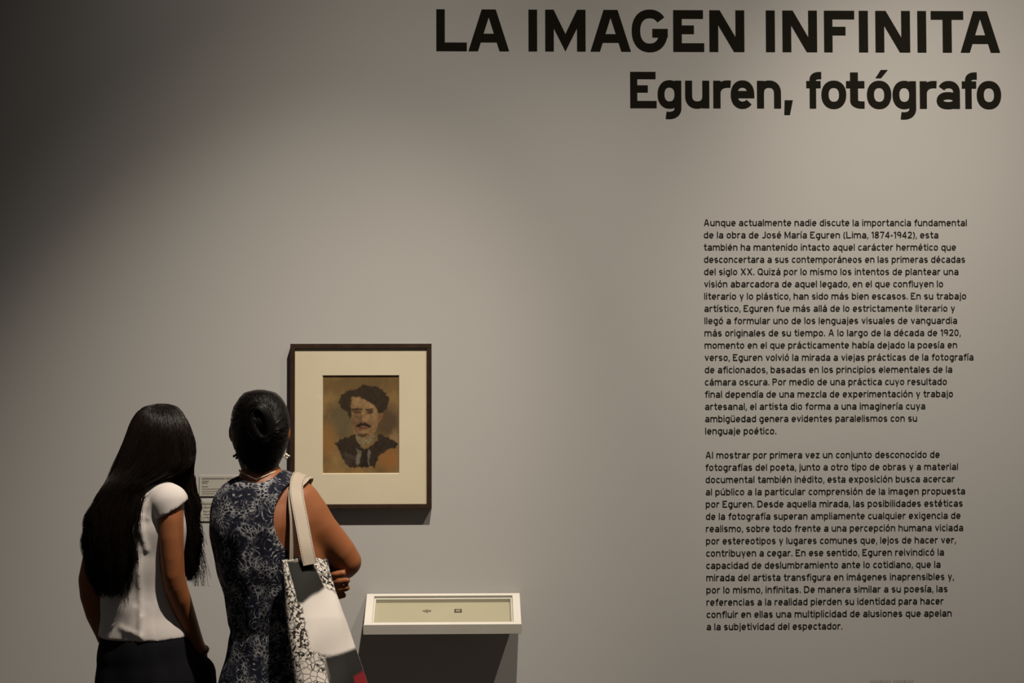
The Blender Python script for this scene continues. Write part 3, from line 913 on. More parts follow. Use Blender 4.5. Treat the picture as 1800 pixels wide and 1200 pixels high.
def hand(fl, wrist, palm_end, side, normal, curl=.5, scale=1.0, spread=1.0, fat=1.0):
    """palm + four fingers + thumb. side = direction from little finger to index finger, normal = out of the back of the hand"""
    w = np.array(wrist, float); p = np.array(palm_end, float)
    d = (p - w); ln = np.linalg.norm(d); d /= ln
    sd = np.array(side, float); sd -= d * (sd @ d); sd /= np.linalg.norm(sd)
    nn = np.array(normal, float); nn -= d * (nn @ d) + sd * (nn @ sd); nn /= np.linalg.norm(nn)
    fl.seg(w, p, (.026 * scale, .016 * scale), (.036 * scale, .014 * scale), .012, xdir=sd)
    for i, (off, L_) in enumerate(((.027, .068), (.0095, .076), (-.0085, .071), (-.0255, .056))):
        b0 = p + sd * off * spread * scale; a = 0.0; rr = .0083 * scale * fat
        for k, (fr_, c_) in enumerate(((.42, .55), (.32, .9), (.26, .7))):
            a += c_ * curl
            b1 = b0 + (d * math.cos(a) - nn * math.sin(a)) * L_ * fr_ * scale
            fl.seg(b0, b1, rr, rr * .93, .003); b0 = b1; rr *= .93
    t0 = w + d * ln * .35 + sd * .026 * scale
    t1 = t0 + (d * .6 + sd * .6 - nn * .35) * .036 * scale; t2 = t1 + (d * .85 + sd * .15 - nn * .4) * .03 * scale
    fl.seg(t0, t1, .012 * scale, .0095 * scale, .008); fl.seg(t1, t2, .0095 * scale, .008 * scale, .004)


def legs(fl, c, hw, fwd, z_hip):
    """two legs and feet below the hips, standing on the floor"""
    f = np.array(fwd, float); r = np.cross(f, (0, 0, 1))
    for a in (-1, 1):
        h_ = np.array((c[0], c[1], z_hip)) + r * a * hw * .55
        kn = np.array((c[0], c[1], .44)) + r * a * hw * .55 + f * .01
        an = np.array((c[0], c[1], .09)) + r * a * hw * .55 - f * .03
        fl.chain([(h_, .078), (kn, .052), (an + np.array((0, 0, .16)) - f * .005, .048), (an, .034)], .02)
        fl.seg(an - f * .01 - np.array((0, 0, .045)), an + f * .15 - np.array((0, 0, .058)), (.034, .038), (.036, .024), .02, xdir=r)


def fold(g, seed, amp, fz, fx):
    x, y, z = g
    r = np.random.default_rng(seed); o = 0
    for i in range(5):
        a, b_, c_, p = r.normal(0, fx), r.normal(0, fx), r.normal(0, fz), r.random() * 6.28
        o = o + np.sin(a * x + b_ * y + c_ * z + p)
    return o * amp / 2.2


# ------------------------------------------------------------------ person in the paisley blouse
YB = -0.90
SB = F_PX / (CAM_D + YB)                      # px per metre there
B = lambda u, v, dy=0.0: at(u, v, YB + dy)
f2 = Field((-0.90, YB - .32, -.02), (-.18, YB + .36, 1.66), .0042)
lat = np.array((math.cos(.18), math.sin(.18), 0))       # lateral axis of the torso (left -> right)
torso2 = [(B(503, 1290), (.158, .112)), (B(500, 1200), (.148, .108)), (B(500, 1120), (.124, .094)), (B(494, 1060), (.126, .094)),
          (B(482, 985), (.134, .100)), (B(474, 925), (.138, .100)), (B(468, 888), (.128, .084))]
f2.chain(torso2, .03, lat)
f2.seg(B(414, 894, -.004), B(520, 886, .0), (.046, .044), (.046, .044), .03, xdir=(0, 0, 1))     # shoulder girdle
f2.seg(B(457, 880, -.004), B(457, 812, .012), (.060, .056), (.046, .050), .035, xdir=(1, 0, 0))   # neck
hc2 = B(459, 752, .022)
head(f2, hc2, (.22, .97, -.03), (0, 0, 1))
# right arm, bent, forearm crossing in front of the body
f2.limb([(B(527, 885, .0), .051), (B(545, 905, .0), .050), (B(562, 929, .0), .047), (B(580, 950, .01), .0455), (B(597, 970, .02), .0430), (B(609, 987, .03), .0400),
         (B(604, 992, .06), .0400), (B(560, 1000, .15), .037), (B(495, 998, .24), .027)], .02)
hand(f2, B(495, 998, .24), B(448, 985, .27), (0, 0, 1), (0, 1, .1), .3)
# left arm, folded, its fingers showing under the right elbow
f2.limb([(B(405, 893, .02), .046), (B(412, 960, .08), .045), (B(432, 1030, .13), .039), (B(490, 1036, .20), .035), (B(543, 1024, .14), .026)], .02)
hand(f2, B(538, 1022, .125), B(568, 1029, .03), (-.30, .1, 1), (.3, -1, .1), .40, 1.12, 1.0, 1.18)
legs(f2, (B(500, 1290)[0], YB), .15, (0, 1, 0), .84)
def shoes(c, hw, fwd, parent, lo, hi):
    f = np.array(fwd, float); r_ = np.cross(f, (0, 0, 1))
    for a in (-1, 1):
        fl = Field(lo, hi, .005)
        an = np.array((c[0], c[1], .09)) + r_ * a * hw * .55 - f * .03
        fl.seg(an - f * .012 - np.array((0, 0, .046)), an + f * .155 - np.array((0, 0, .060)), (.040, .043), (.042, .029), .02, xdir=r_)
        g = fl.grid()
        fl.v = np.maximum(fl.v, np.maximum(.001 - g[2], g[2] - .062) + 0 * g[0] + 0 * g[1])
        v_, q_ = fl.surface(1)
        mesh_np('shoe', v_, q_, M_SKIRT, parent)


person2 = empty('person', (B(500, 1290)[0], YB, 0))
shoes((B(500, 1290)[0], YB), .15, (0, 1, 0), person2, (-.80, YB - .2, -.01), (-.25, YB + .3, .12))
vts, qs = f2.surface(3)
body2 = mesh_np('body', vts, qs, M_SKIN, person2)

fb = Field((-0.90, YB - .2, .62), (-.28, YB + .22, 1.48), .0045)
inf = lambda t, a: [(p, (r[0] + a, r[1] + a)) for p, r in t]
fb.chain(inf(torso2, .011), .03, lat)
fb.seg(B(414, 894, -.004), B(512, 886, .0), (.055, .053), (.055, .053), .03, xdir=(0, 0, 1))
fb.seg(B(408, 902, .01), B(404, 935, .01), .046, .042, .02)
fb.seg(B(499, 1122), B(500, 1215), (.136, .108), (.152, .122), .02, xdir=lat)      # flared lower part
g = fb.grid()
fb.v += fold(g, 3, .0035, 9, 38)
fb.v += -.004 * np.exp(-((g[2] - B(499, 1108)[2]) / .012) ** 2) * -1.0               # gathered seam at the waist
fb.v = np.maximum(fb.v, (B(499, 1262)[2] + 0 * g[0]) - g[2])
nk = B(453, 812, -.03)
fb.v = np.maximum(fb.v, -((np.sqrt(((g[0] - nk[0]) / .066) ** 2 + ((g[2] - nk[2]) / .052) ** 2) - 1) * .05 + 0 * g[1]))
ah = B(560, 905)
fb.v = np.maximum(fb.v, -((np.sqrt(((g[0] - ah[0]) / .107) ** 2 + ((g[2] - ah[2]) / .115) ** 2) - 1) * .1 + 0 * g[1]))
vts, qs = fb.surface(2)
mesh_np('blouse', vts, qs, M_BLOUSE, person2)
fs = Field((-0.92, YB - .26, .3), (-.22, YB + .28, .84), .007)
fs.seg(B(500, 1215), (B(500, 1215)[0], YB, .36), (.168, .13), (.19, .15), .01, xdir=lat)
g = fs.grid(); fs.v = np.maximum(fs.v, np.maximum(.40 - g[2], g[2] - .80) + 0 * g[0] + 0 * g[1]); fs.v += fold(g, 5, .003, 4, 40)
vts, qs = fs.surface(1)
mesh_np('skirt', vts, qs, M_SKIRT, person2)


# ---- hair: lofted mass that carries strands
class HairLoft:
    """rows: (v, left px, right px, depth centre, half depth)"""
    def __init__(self, rows, y0):
        self.t = np.array(rows, float); self.y0 = y0
        self.v0, self.v1 = self.t[0, 0], self.t[-1, 0]

    def prof(self, v):
        c = [cubic(self.t[:, 0], self.t[:, i], v) for i in range(1, 5)]
        return (c[0] + c[1]) / 2, np.maximum((c[1] - c[0]) / 2, .5), self.y0 + c[2], np.maximum(c[3], .003)

    def pt(self, v, phi, k=1.0, du=0.0):
        c, hw, yc, hd = self.prof(v)
        return at_many(c + hw * k * np.cos(phi) + du, v, yc - hd * k * np.sin(phi))

    def on(self, u, v, k=1.0):
        c, hw, yc, hd = self.prof(v)
        x = np.clip((u - c) / hw, -.995, .995)
        return at_many(u, v, yc - hd * k * np.sqrt(1 - x * x))

    def build(self, name, mat, parent, nv=70, na=56, lump=.03, seed=1, shrink=.97):
        vv = self.v0 + (self.v1 - self.v0) * (1 - np.cos(np.linspace(0, math.pi, nv))) / 2
        ph = np.arange(na) * 2 * math.pi / na
        V_, P_ = np.meshgrid(vv, ph, indexing='ij')
        k = shrink + lump * (vnoise(P_ * 3.5 + 50, V_ / 45, seed) - .5) * np.clip((V_ - self.v0) / 60, 0, 1)
        pts = self.pt(V_, P_, k).reshape(-1, 3)
        i = np.arange(nv * na).reshape(nv, na)
        q_ = np.stack([i[:-1], np.roll(i, -1, 1)[:-1], np.roll(i, -1, 1)[1:], i[1:]], -1).reshape(-1, 4)
        o = mesh_np(name, pts, q_, mat, parent)
        import bmesh
        bm = bmesh.new(); bm.from_mesh(o.data)
        bmesh.ops.holes_fill(bm, edges=[e_ for e_ in bm.edges if e_.is_boundary], sides=0)
        bmesh.ops.recalc_face_normals(bm, faces=bm.faces)
        bm.to_mesh(o.data); bm.free()
        o.data.polygons.foreach_set('use_smooth', np.ones(len(o.data.polygons), bool))
        return o


H2 = HairLoft([(684.5, 450, 464, .010, .02), (688, 434, 480, .010, .055), (695, 423, 492, .012, .075), (706, 415, 501, .012, .088), (722, 408.5, 508, .012, .096), (740, 405.5, 511.5, .010, .100),
               (760, 406, 511, .010, .098), (780, 409, 507, .010, .090), (798, 414, 501, .008, .080), (812, 418, 494, .004, .070), (822, 422, 489, .0, .064), (830, 428, 484, -.004, .060), (838, 440, 472, -.008, .05)], YB + .012)
# face opening: keep the hair mass behind the face by shifting its centre backward
hair2 = H2.build('hair', M_HAIR2, person2, lump=.03, seed=4)
st = []
CU, CV = 457, 744
for i in range(1500):
    th = rng.random() * 2 * math.pi
    # strands sweep from the hairline to the twist at the back of the head
    n = 12; s = np.linspace(0, 1, n)
    sw = rng.normal(0.55, .18)
    rho = 1 - s * (.70 + .12 * rng.random()); ang = th + sw * s ** 1.3 + rng.normal(0, .05)
    R = np.where(np.sin(ang) < 0, 58.5, 84.0)
    c0 = (rng.random() * .035)
    u = CU + np.cos(ang) * 53 * rho; v = CV + np.sin(ang) * R * rho * .99
    v = np.clip(v, 686, 830)
    c_, hw_, _, _ = H2.prof(v)
    u = np.clip(u, c_ - hw_ * .995, c_ + hw_ * .995)
    p = H2.on(u, v, 1.0 + c0)
    p[:, 1] -= .002 + .004 * np.sin(s * 3.1 + i)
    st.append((p, .0007 * np.linspace(1, .8, n)))
for i in range(420):                                   # the coiled twist: strands winding round a ring, seen from behind
    n = 22; a0 = rng.random() * 6.28; tw = rng.random() * 6.28; rr = rng.random() ** .5
    s = np.linspace(0, 1, n); a = a0 + s * (2.2 + rng.random() * 1.5)
    tube = tw + s * 1.6
    ru, rv = 17 + 9.5 * rr * np.cos(tube), 27 + 9.5 * rr * np.cos(tube)
    u = CU + 1 + ru * np.cos(a) + 4 * np.sin(a); v = CV - 2 + rv * np.sin(a)
    p = H2.on(u, v, 1.0); p[:, 1] -= .004 + (.010 + .017 * rr * np.sin(tube))
    st.append((p, np.full(n, .00075)))
for i in range(260):                                   # centre of the twist
    n = 12; s = np.linspace(0, 1, n); x = rng.normal(0, 6)
    u = CU + x + 7 * np.sin(s * 3 + x); v = CV - 26 + s * 48
    p = H2.on(u, v); p[:, 1] -= .008 + .012 * np.sin(s * math.pi) * rng.random()
    st.append((p, np.full(n, .0008)))
for i in range(150):                                   # stray hairs at the crown and the nape
    n = 9; s = np.linspace(0, 1, n); a = rng.random()
    if i < 70:
        u = 432 + 52 * a + s * rng.normal(0, 7); v = 690 + 26 * (a - .5) ** 2 - 4.5 * np.sin(s * 3.1) * rng.random() + 3 * s
        c_, hw_, yc_, hd_ = H2.prof(np.clip(v, 685, 830)); p = at_many(u, v, yc_ - .02 * a)
    else:
        u = 428 + 58 * a + s * rng.normal(0, 6); v = 800 + s * (22 + 14 * rng.random())
        p = H2.on(u, np.clip(v, 690, 826)); p = at_many(u, v, p[:, 1] - .003)
    st.append((p, .0005 * np.linspace(1, .4, n)))
hs = tubes('hair_strand_mass', st, M_HAIR2, person2); tag(hs, kind='stuff')

# jewellery
def bead(name, c, r, mat, parent, seg=10):
    V, Q = [], []
    for i in range(seg // 2 + 1):
        t = math.pi * i / (seg // 2)
        for j in range(seg):
            a = 2 * math.pi * j / seg
            V.append((c[0] + r * math.sin(t) * math.cos(a), c[1] + r * math.sin(t) * math.sin(a), c[2] + r * math.cos(t)))
    for i in range(seg // 2):
        for j in range(seg):
            Q.append((i * seg + j, (i + 1) * seg + j, (i + 1) * seg + (j + 1) % seg, i * seg + (j + 1) % seg))
    return mesh(name, V, Q, mat, parent, True)


nk_c = B(456, 838, .005)
neck = empty('necklace', tuple(nk_c)); neck.parent = person2; neck.matrix_parent_inverse = Matrix.Translation(-Vector(person2.location))
def neck_pt(a):      # a = 0 at the back
    dx, dy = math.sin(a) * .052, -math.cos(a) * .064
    return nk_c + np.array((dx, dy, .022 * abs(math.sin(a)) - .004 - .05 * max(0, -math.cos(a))))
for i in range(84):
    a = -math.pi + 2 * math.pi * i / 84
    b0 = bead('bead', neck_pt(a), .0022, M_PEARL, neck, 8)
for sgn, u in ((-1, 415.5), (1, 503.5)):
    er = empty('earring', tuple(B(u, 797, .0))); er.parent = person2; er.matrix_parent_inverse = Matrix.Translation(-Vector(person2.location))
    e0 = B(u, 790, -.005)
    tubes('hook', [(np.array([e0 + np.array((0, 0, .010)), e0 + np.array((.001 * sgn, -.002, .004)), e0 + np.array((0, 0, -.010))]), np.full(3, .0009))], M_SILVER, er, 5)
    for dx, dz, r in ((0, -.014, .0045), (.006 * sgn, -.017, .0036), (-.005 * sgn, -.018, .0034), (.001, -.022, .0036)):
        bead('bead', e0 + np.array((dx, -.002, dz)), r, M_DARKBEAD if sgn < 0 else M_PEARL, er)
tag(person2, 'person from behind in navy paisley sleeveless blouse, dark hair pinned up, arms folded', 'person')

# ------------------------------------------------------------------ tote bag on the shoulder
bag = empty('tote_bag', tuple(B(570, 1240, -.15)))
nr, nc = 110, 120
Tt = np.linspace(0, 1, nr)
cu = np.interp(Tt, [0, .35, 1], [536, 553, 592]); hwp = np.interp(Tt, [0, .2, .45, 1], [38, 42, 50, 61])
vv = 984 + Tt * 256
bdir = np.array((math.cos(.45), math.sin(.45), 0)); bn = np.array((math.sin(.45), -math.cos(.45), 0))
hdp = np.interp(Tt, [0, .08, .4, .85, 1], [.017, .020, .036, .036, .026])
phi = np.arange(nc) * 2 * math.pi / nc
V = []; PH = []; TT = []
for i in range(nr):
    c = B(cu[i], vv[i], -.125 - .125 * Tt[i]); a = hwp[i] / (F_PX / (CAM_D + YB - .155)) / math.cos(.45)
    cp, sp = np.cos(phi), np.sin(phi)
    ex = np.sign(cp) * np.abs(cp) ** .75; ey = np.sign(sp) * np.abs(sp) ** .85
    dz = .010 * np.sin(2.2 * cp + 1) * (1 - Tt[i]) - .012 * cp * (1 - Tt[i])
    wr = .0035 * np.sin(7 * cp + 9 * Tt[i]) * Tt[i] + .003 * np.sin(16 * Tt[i] + 3 * cp)
    V.append(c + bdir * (ex * a)[:, None] + bn * (ey * hdp[i] + wr * sp)[:, None] + np.array((0, 0, 1.0)) * dz[:, None])
    PH.append(cp * 1.0); TT.append(np.full(nc, Tt[i]))
inner = V[0] * 1.0
ctr = inner.mean(0)
rings = [ctr + (r_ - ctr) * .90 + np.array((0, 0, -z_)) for r_, z_ in ((V[10], .0), (V[0], .001))]
allr = rings + V + [V[-1].mean(0) + (V[-1] - V[-1].mean(0)) * .02]
VA = np.concatenate(allr); n_r = len(allr)
i = np.arange(n_r * nc).reshape(n_r, nc)
q = np.stack([i[:-1], np.roll(i, -1, 1)[:-1], np.roll(i, -1, 1)[1:], i[1:]], -1).reshape(-1, 4)[:, ::-1]
M_BAG = attr_material('printed_canvas', .7, .2)
# small printed scribble pattern over the flat colours
m = M_BAG
at_ = [n for n in m.node_tree.nodes if n.type == 'ATTRIBUTE'][0]
tc = N(m, 'ShaderNodeTexCoord')
v1 = N(m, 'ShaderNodeTexVoronoi'); v1.feature = 'DISTANCE_TO_EDGE'; v1.inputs['Scale'].default_value = 62
nzb = N(m, 'ShaderNodeTexNoise'); nzb.inputs['Scale'].default_value = 130; nzb.inputs['Detail'].default_value = 3
nzc = N(m, 'ShaderNodeTexNoise'); nzc.inputs['Scale'].default_value = 22
for k_ in (v1, nzb, nzc): L(m, tc.outputs['Object'], k_.inputs['Vector'])
l1 = ramp(m, v1.outputs['Distance'], [(0.025, (1, 1, 1)), (0.06, (0, 0, 0))])
l2 = ramp(m, nzb.outputs['Fac'], [(0.50, (0, 0, 0)), (0.55, (1, 1, 1))])
l3 = ramp(m, nzc.outputs['Fac'], [(0.38, (0, 0, 0)), (0.46, (1, 1, 1))])
ml = N(m, 'ShaderNodeMath'); ml.operation = 'MULTIPLY'; L(m, l2.outputs[0], ml.inputs[0]); L(m, l3.outputs[0], ml.inputs[1])
mm = N(m, 'ShaderNodeMath'); mm.operation = 'MAXIMUM'; L(m, l1.outputs[0], mm.inputs[0]); L(m, ml.outputs[0], mm.inputs[1])
am = N(m, 'ShaderNodeMath'); am.operation = 'MULTIPLY'; L(m, mm.outputs[0], am.inputs[0]); L(m, at_.outputs['Alpha'], am.inputs[1])
mixc = m.node_tree.nodes.new('ShaderNodeMix'); mixc.data_type = 'RGBA'
L(m, am.outputs[0], mixc.inputs['Factor']); L(m, at_.outputs['Color'], mixc.inputs['A']); mixc.inputs['B'].default_value = (0.02, 0.018, 0.016, 1)
L(m, mixc.outputs['Result'], bsdf(m).inputs['Base Color'])
bo = mesh_np('bag_body', VA, q, M_BAG, bag)
ring_t = np.concatenate([[0, 0], Tt, [1]])
TTg = np.repeat(ring_t, nc).reshape(n_r, nc); CPg = np.tile(np.cos(phi), (n_r, 1)); SPg = np.tile(np.sin(phi), (n_r, 1))
colr_ = np.zeros((n_r, nc, 4), np.float32); colr_[:] = (0.72, 0.66, 0.60, 1.0)
x_ = CPg; t_ = TTg; fr_side = SPg > 0
def patch(poly, col, scr):
    d = poly_dist(x_, t_, poly)
    a = (np.clip(.5 - d / .02, 0, 1) * fr_side)[..., None]
    colr_[:] = colr_ * (1 - a) + np.array((*col, scr)) * a
patch([(-.80, .0), (.10, .03), (.34, .20), (.10, .27), (-.30, .30), (-.62, .29)], (.018, .017, .015), 0)          # black block
patch([(-.45, .30), (.35, .20), (.95, .22), (.95, .66), (.1, .66), (-.45, .60)], (.70, .645, .60), 0)               # plain pale block
patch([(-.1, .66), (.95, .60), (.95, .84), (.25, .90), (-.12, .88)], (.018, .017, .015), 0)                        # black block
patch([(.45, .80), (.97, .76), (.97, 1.0), (.40, 1.0)], (.22, .012, .018), 0)                                       # red block
colr_[:2] = (.06, .055, .05, 0)
ca_ = bo.data.color_attributes.new('paint', 'FLOAT_COLOR', 'POINT'); ca_.data.foreach_set('color', colr_.ravel())


def ribbon(name, pts, wdir, width, thick, mat, parent, n=60):
    """flat strap along a smooth path"""
    P = np.array(pts, float); s = np.linspace(0, len(P) - 1, n); k = np.arange(len(P))
    C = np.stack([cubic(k, P[:, j], s) for j in range(3)], -1)
    Wd = np.stack([cubic(k, np.array(wdir, float)[:, j], s) for j in range(3)], -1)
    t = np.gradient(C, axis=0); t /= np.linalg.norm(t, axis=1)[:, None]
    Wd -= t * (Wd * t).sum(1)[:, None]; Wd /= np.linalg.norm(Wd, axis=1)[:, None]
    for it in range(60):                       # rest the strap on the body and the blouse instead of cutting into them
        for fl in (f2, fb):
            push = np.zeros_like(C); best = np.zeros(n)
            for a in (-.5, -.25, 0, .25, .5):
                v_, g_ = fl.sample(C + Wd * a * width)
                need = np.maximum(0, thick * .5 + .0022 - v_); m_ = need > best
                push[m_] = (g_ * need[:, None])[m_]; best = np.maximum(best, need)
            push[:4] = 0
            C = C + .5 * push
        if it < 50: C[1:-1] = .8 * C[1:-1] + .1 * (C[:-2] + C[2:])
    t = np.gradient(C, axis=0); t /= np.linalg.norm(t, axis=1)[:, None]
    Wd -= t * (Wd * t).sum(1)[:, None]; Wd /= np.linalg.norm(Wd, axis=1)[:, None]
    nn = np.cross(t, Wd)
    prof = [(-.5, -.5), (.5, -.5), (.5, .5), (-.5, .5)]
    V = np.stack([C + Wd * a * width + nn * b_ * thick for a, b_ in prof], 1).reshape(-1, 3)
    Q = []
    for i_ in range(n - 1):
        for j in range(4): Q.append((i_ * 4 + j, i_ * 4 + (j + 1) % 4, i_ * 4 + 4 + (j + 1) % 4, i_ * 4 + 4 + j))
    Q += [(3, 2, 1, 0), tuple((n - 1) * 4 + j for j in range(4))]
    o = mesh(name, V, Q, mat, parent)
    return o, C, Wd, nn, t


w0 = (1, .25, -.12); w1 = (1, .05, -.42)      # level on the back, following the slope of the shoulder on top
st1, C, Wd, nn, t = ribbon('strap', [B(545, 992, -.163), B(538, 960, -.150), B(530, 915, -.118), B(522, 875, -.088), B(520, 850, -.052), B(520, 845, -.0), B(517, 858, .060), B(513, 895, .112), B(512, 945, .135)],
                            [w0, w0, w0, w0, w1, w1, w1, w0, w0], .0355, .0035, M_LEATHER, bag, 80)
V, Q = [], []
seg_l = np.concatenate([[0], np.cumsum(np.linalg.norm(np.diff(C, axis=0), axis=1))])
for e_ in (-1, 1):
    for sgn_n in (-1, 1):
        s = 0.004
        while s < seg_l[-1] * .97:
            p = [np.array([np.interp(x, seg_l, A[:, j]) for j in range(3)]) for x in (s, s + .0034) for A in (C,)]
            wd = np.array([np.interp(s, seg_l, Wd[:, j]) for j in range(3)]); n_ = np.array([np.interp(s, seg_l, nn[:, j]) for j in range(3)])
            k = len(V)
            for pp, ww in ((p[0], -.0006), (p[1], -.0006), (p[1], .0006), (p[0], .0006)):
                V.append(pp + wd * (e_ * .0148 + ww) + n_ * sgn_n * .0021)
            Q.append((k, k + 1, k + 2, k + 3)); s += .0062
sti = mesh('stitching', V, Q, M_STITCH, st1); sti['kind'] = 'stuff'
ribbon('strap', [B(514, 996, -.132), B(515, 960, -.125), B(515, 915, -.105), B(516, 875, -.080), B(518, 852, -.048), B(519, 847, -.0), B(515, 858, .056), B(511, 900, .108)],
       [(.4, 1, -.1)] * 3 + [(.9, .5, -.1)] + [(1, .1, -.42)] * 3 + [(.9, .3, -.1)], .030, .003, M_LEATHER, bag, 70)
tag(bag, 'cream canvas tote bag with black printed pattern hanging from the shoulder by leather straps', 'bag')

# ------------------------------------------------------------------ person with long hair in the white T-shirt
YA = -0.80
A = lambda u, v, dy=0.0: at(u, v, YA + dy)
th = math.radians(32)
latA = np.array((math.cos(th), -math.sin(th), 0)); fwdA = np.array((math.sin(th), math.cos(th), 0))
f1 = Field((-1.24, YA - .28, -.02), (-.56, YA + .34, 1.62), .0042)
torso1 = [(A(262, 1270), (.142, .108)), (A(256, 1180), (.124, .098)), (A(253, 1120), (.114, .088)), (A(248, 1050), (.096, .080)), (A(244, 985), (.108, .086)), (A(246, 925), (.118, .086)), (A(250, 892), (.112, .072))]
f1.chain(torso1, .03, latA)
f1.seg(A(205, 890, .05), A(294, 880, -.065), (.043, .042), (.043, .042), .03, xdir=(0, 0, 1))
f1.seg(A(262, 880, .01), A(278, 818, .03), (.052, .050), (.044, .047), .03, xdir=(1, 0, 0))
hc1 = A(280, 780, .03)
head(f1, hc1, (.62, .78, -.05), (0, 0, 1))
f1.limb([(A(298, 890, -.080), .0350), (A(300, 915, -.088), .0340), (A(301, 945, -.093), .0325), (A(303, 980, -.094), .0310), (A(305, 1010, -.092), .0300), (A(309, 1030, -.085), .0298),
         (A(316, 1052, -.073), .0295), (A(326, 1082, -.050), .0275), (A(338, 1115, -.025), .0240), (A(348, 1142, -.005), .0215)], .015)
hand(f1, A(348, 1142, -.005), A(352, 1188, .02), (-1, .3, 0), (0, -1, 0), .1, .9)
f1.limb([(A(196, 892, .06), .042), (A(178, 950, .07), .040), (A(163, 1018, .075), .0385), (A(165, 1045, .078), .0375), (A(172, 1078, .085), .033), (A(186, 1118, .10), .025)], .015)
hand(f1, A(186, 1118, .10), A(205, 1150, .14), (.2, 1, .3), (-1, .1, 0), .3)
legs(f1, (A(262, 1270)[0], YA), .14, fwdA, .84)
person1 = empty('person', (A(262, 1270)[0], YA, 0))
shoes((A(262, 1270)[0], YA), .14, fwdA, person1, (-1.2, YA - .25, -.01), (-.5, YA + .3, .12))
vts, qs = f1.surface(4)
mesh_np('body', vts, qs, M_SKIN, person1)

ft = Field((-1.24, YA - .26, .86), (-.66, YA + .28, 1.46), .0042)
ft.chain(inf(torso1[1:], .010), .03, latA)
ft.seg(A(205, 890, .05), A(288, 882, -.06), (.050, .049), (.046, .045), .03, xdir=(0, 0, 1))
ft.seg(A(198, 890, .06), A(184, 925, .07), .050, .046, .02)                        # left sleeve
ft.seg(A(253, 1075), A(253, 1145), (.112, .092), (.128, .104), .02, xdir=latA)
g = ft.grid()
ft.v += fold(g, 12, .0020, 14, 26) + fold(g, 14, .0011, 22, 34)
for (u0, v0, u1, v1, amp) in ((262, 1112, 256, 960, .004), (247, 1100, 262, 1075, .003), (232, 1105, 250, 1060, .0028), (258, 905, 270, 960, .0045), (252, 870, 258, 930, .003), (285, 866, 272, 905, .004), (270, 858, 262, 900, .003), (225, 1095, 262, 1108, .003)):
    a_, b_ = A(u0, v0), A(u1, v1); ex, ez = b_[0] - a_[0], b_[2] - a_[2]           # raised creases in the jersey
    tt = np.clip(((g[0] - a_[0]) * ex + (g[2] - a_[2]) * ez) / (ex * ex + ez * ez), 0, 1)
    dc = np.hypot(g[0] - a_[0] - ex * tt, g[2] - a_[2] - ez * tt)
    ft.v -= amp * np.exp(-(dc / .0075) ** 2) * (g[1] < YA + .02)
ft.v = np.maximum(ft.v, A(252, 1117.5)[2] + .012 * (g[0] - A(252, 1117)[0]) - g[2] + 0 * g[1])
# right sleeve: its own short tube, slanting opening, hollow at the arm
fsl = Field((-1.24, YA - .26, .86), (-.66, YA + .28, 1.46), .0042)
fsl.seg(A(287, 880, -.055), A(297, 886, -.072), .053, .051, .01)
fsl.seg(A(297, 886, -.074), A(301, 912, -.086), .051, .0430, .01)
sc = A(301, 897, -.10); sn_ = np.array((.46, .20, -.86)); sn_ /= np.linalg.norm(sn_)
cut = (g[0] - sc[0]) * sn_[0] + (g[1] - sc[1]) * sn_[1] + (g[2] - sc[2]) * sn_[2]
fsl.v = np.maximum(fsl.v + fold(g, 17, .0012, 20, 40), cut)
ft.v = np.minimum(ft.v, fsl.v)
sl_ = A(186, 925, .07)
cutl = (sl_[2] - g[2]) - .3 * (g[0] - sl_[0])
ft.v = np.where((g[0] < A(190, 925)[0] + 0 * g[2]) & (g[1] > YA + .03) & (g[2] > A(0, 985)[2]), np.maximum(ft.v, cutl + 0 * g[1]), ft.v)
nk = A(272, 826, .03)
ft.v = np.maximum(ft.v, -((np.sqrt(((g[0] - nk[0]) / .055) ** 2 + ((g[2] - nk[2]) / .035) ** 2) - 1) * .04 + 0 * g[1]))
vts, qs = ft.surface(2)
mesh_np('t_shirt', vts, qs, M_SHIRT, person1)
fk = Field((-1.28, YA - .32, .3), (-.54, YA + .36, .98), .006)
fk.chain([(A(252, 1110), (.122, .096)), (A(256, 1150), (.142, .112)), (A(264, 1200), (.162, .128)), (np.array((A(268, 1300)[0], YA, .42)), (.20, .17))], .01, latA)
fk.seg(A(345, 1182, -.008), A(346, 1260, .0), .050, .058, .03)
g = fk.grid(); fk.v = np.maximum(fk.v, np.maximum(.46 - g[2], g[2] - A(252, 1112)[2]) + 0 * g[0] + 0 * g[1]); fk.v += fold(g, 8, .003, 3, 36)
vts, qs = fk.surface(1)
mesh_np('skirt', vts, qs, M_SKIRT, person1)
wa, wb = A(345, 1134, -.012), A(349, 1145, -.003)
wd = (wb - wa) / np.linalg.norm(wb - wa); wx = np.cross(wd, (0, 1, 0)); wx /= np.linalg.norm(wx); wy = np.cross(wd, wx)
tubes('wristband', [(np.array([wb + .026 * (wx * math.cos(a) + wy * math.sin(a)) for a in np.linspace(0, 2 * math.pi, 25)]), np.full(25, .004))], M_DARKBEAD, person1, 6)

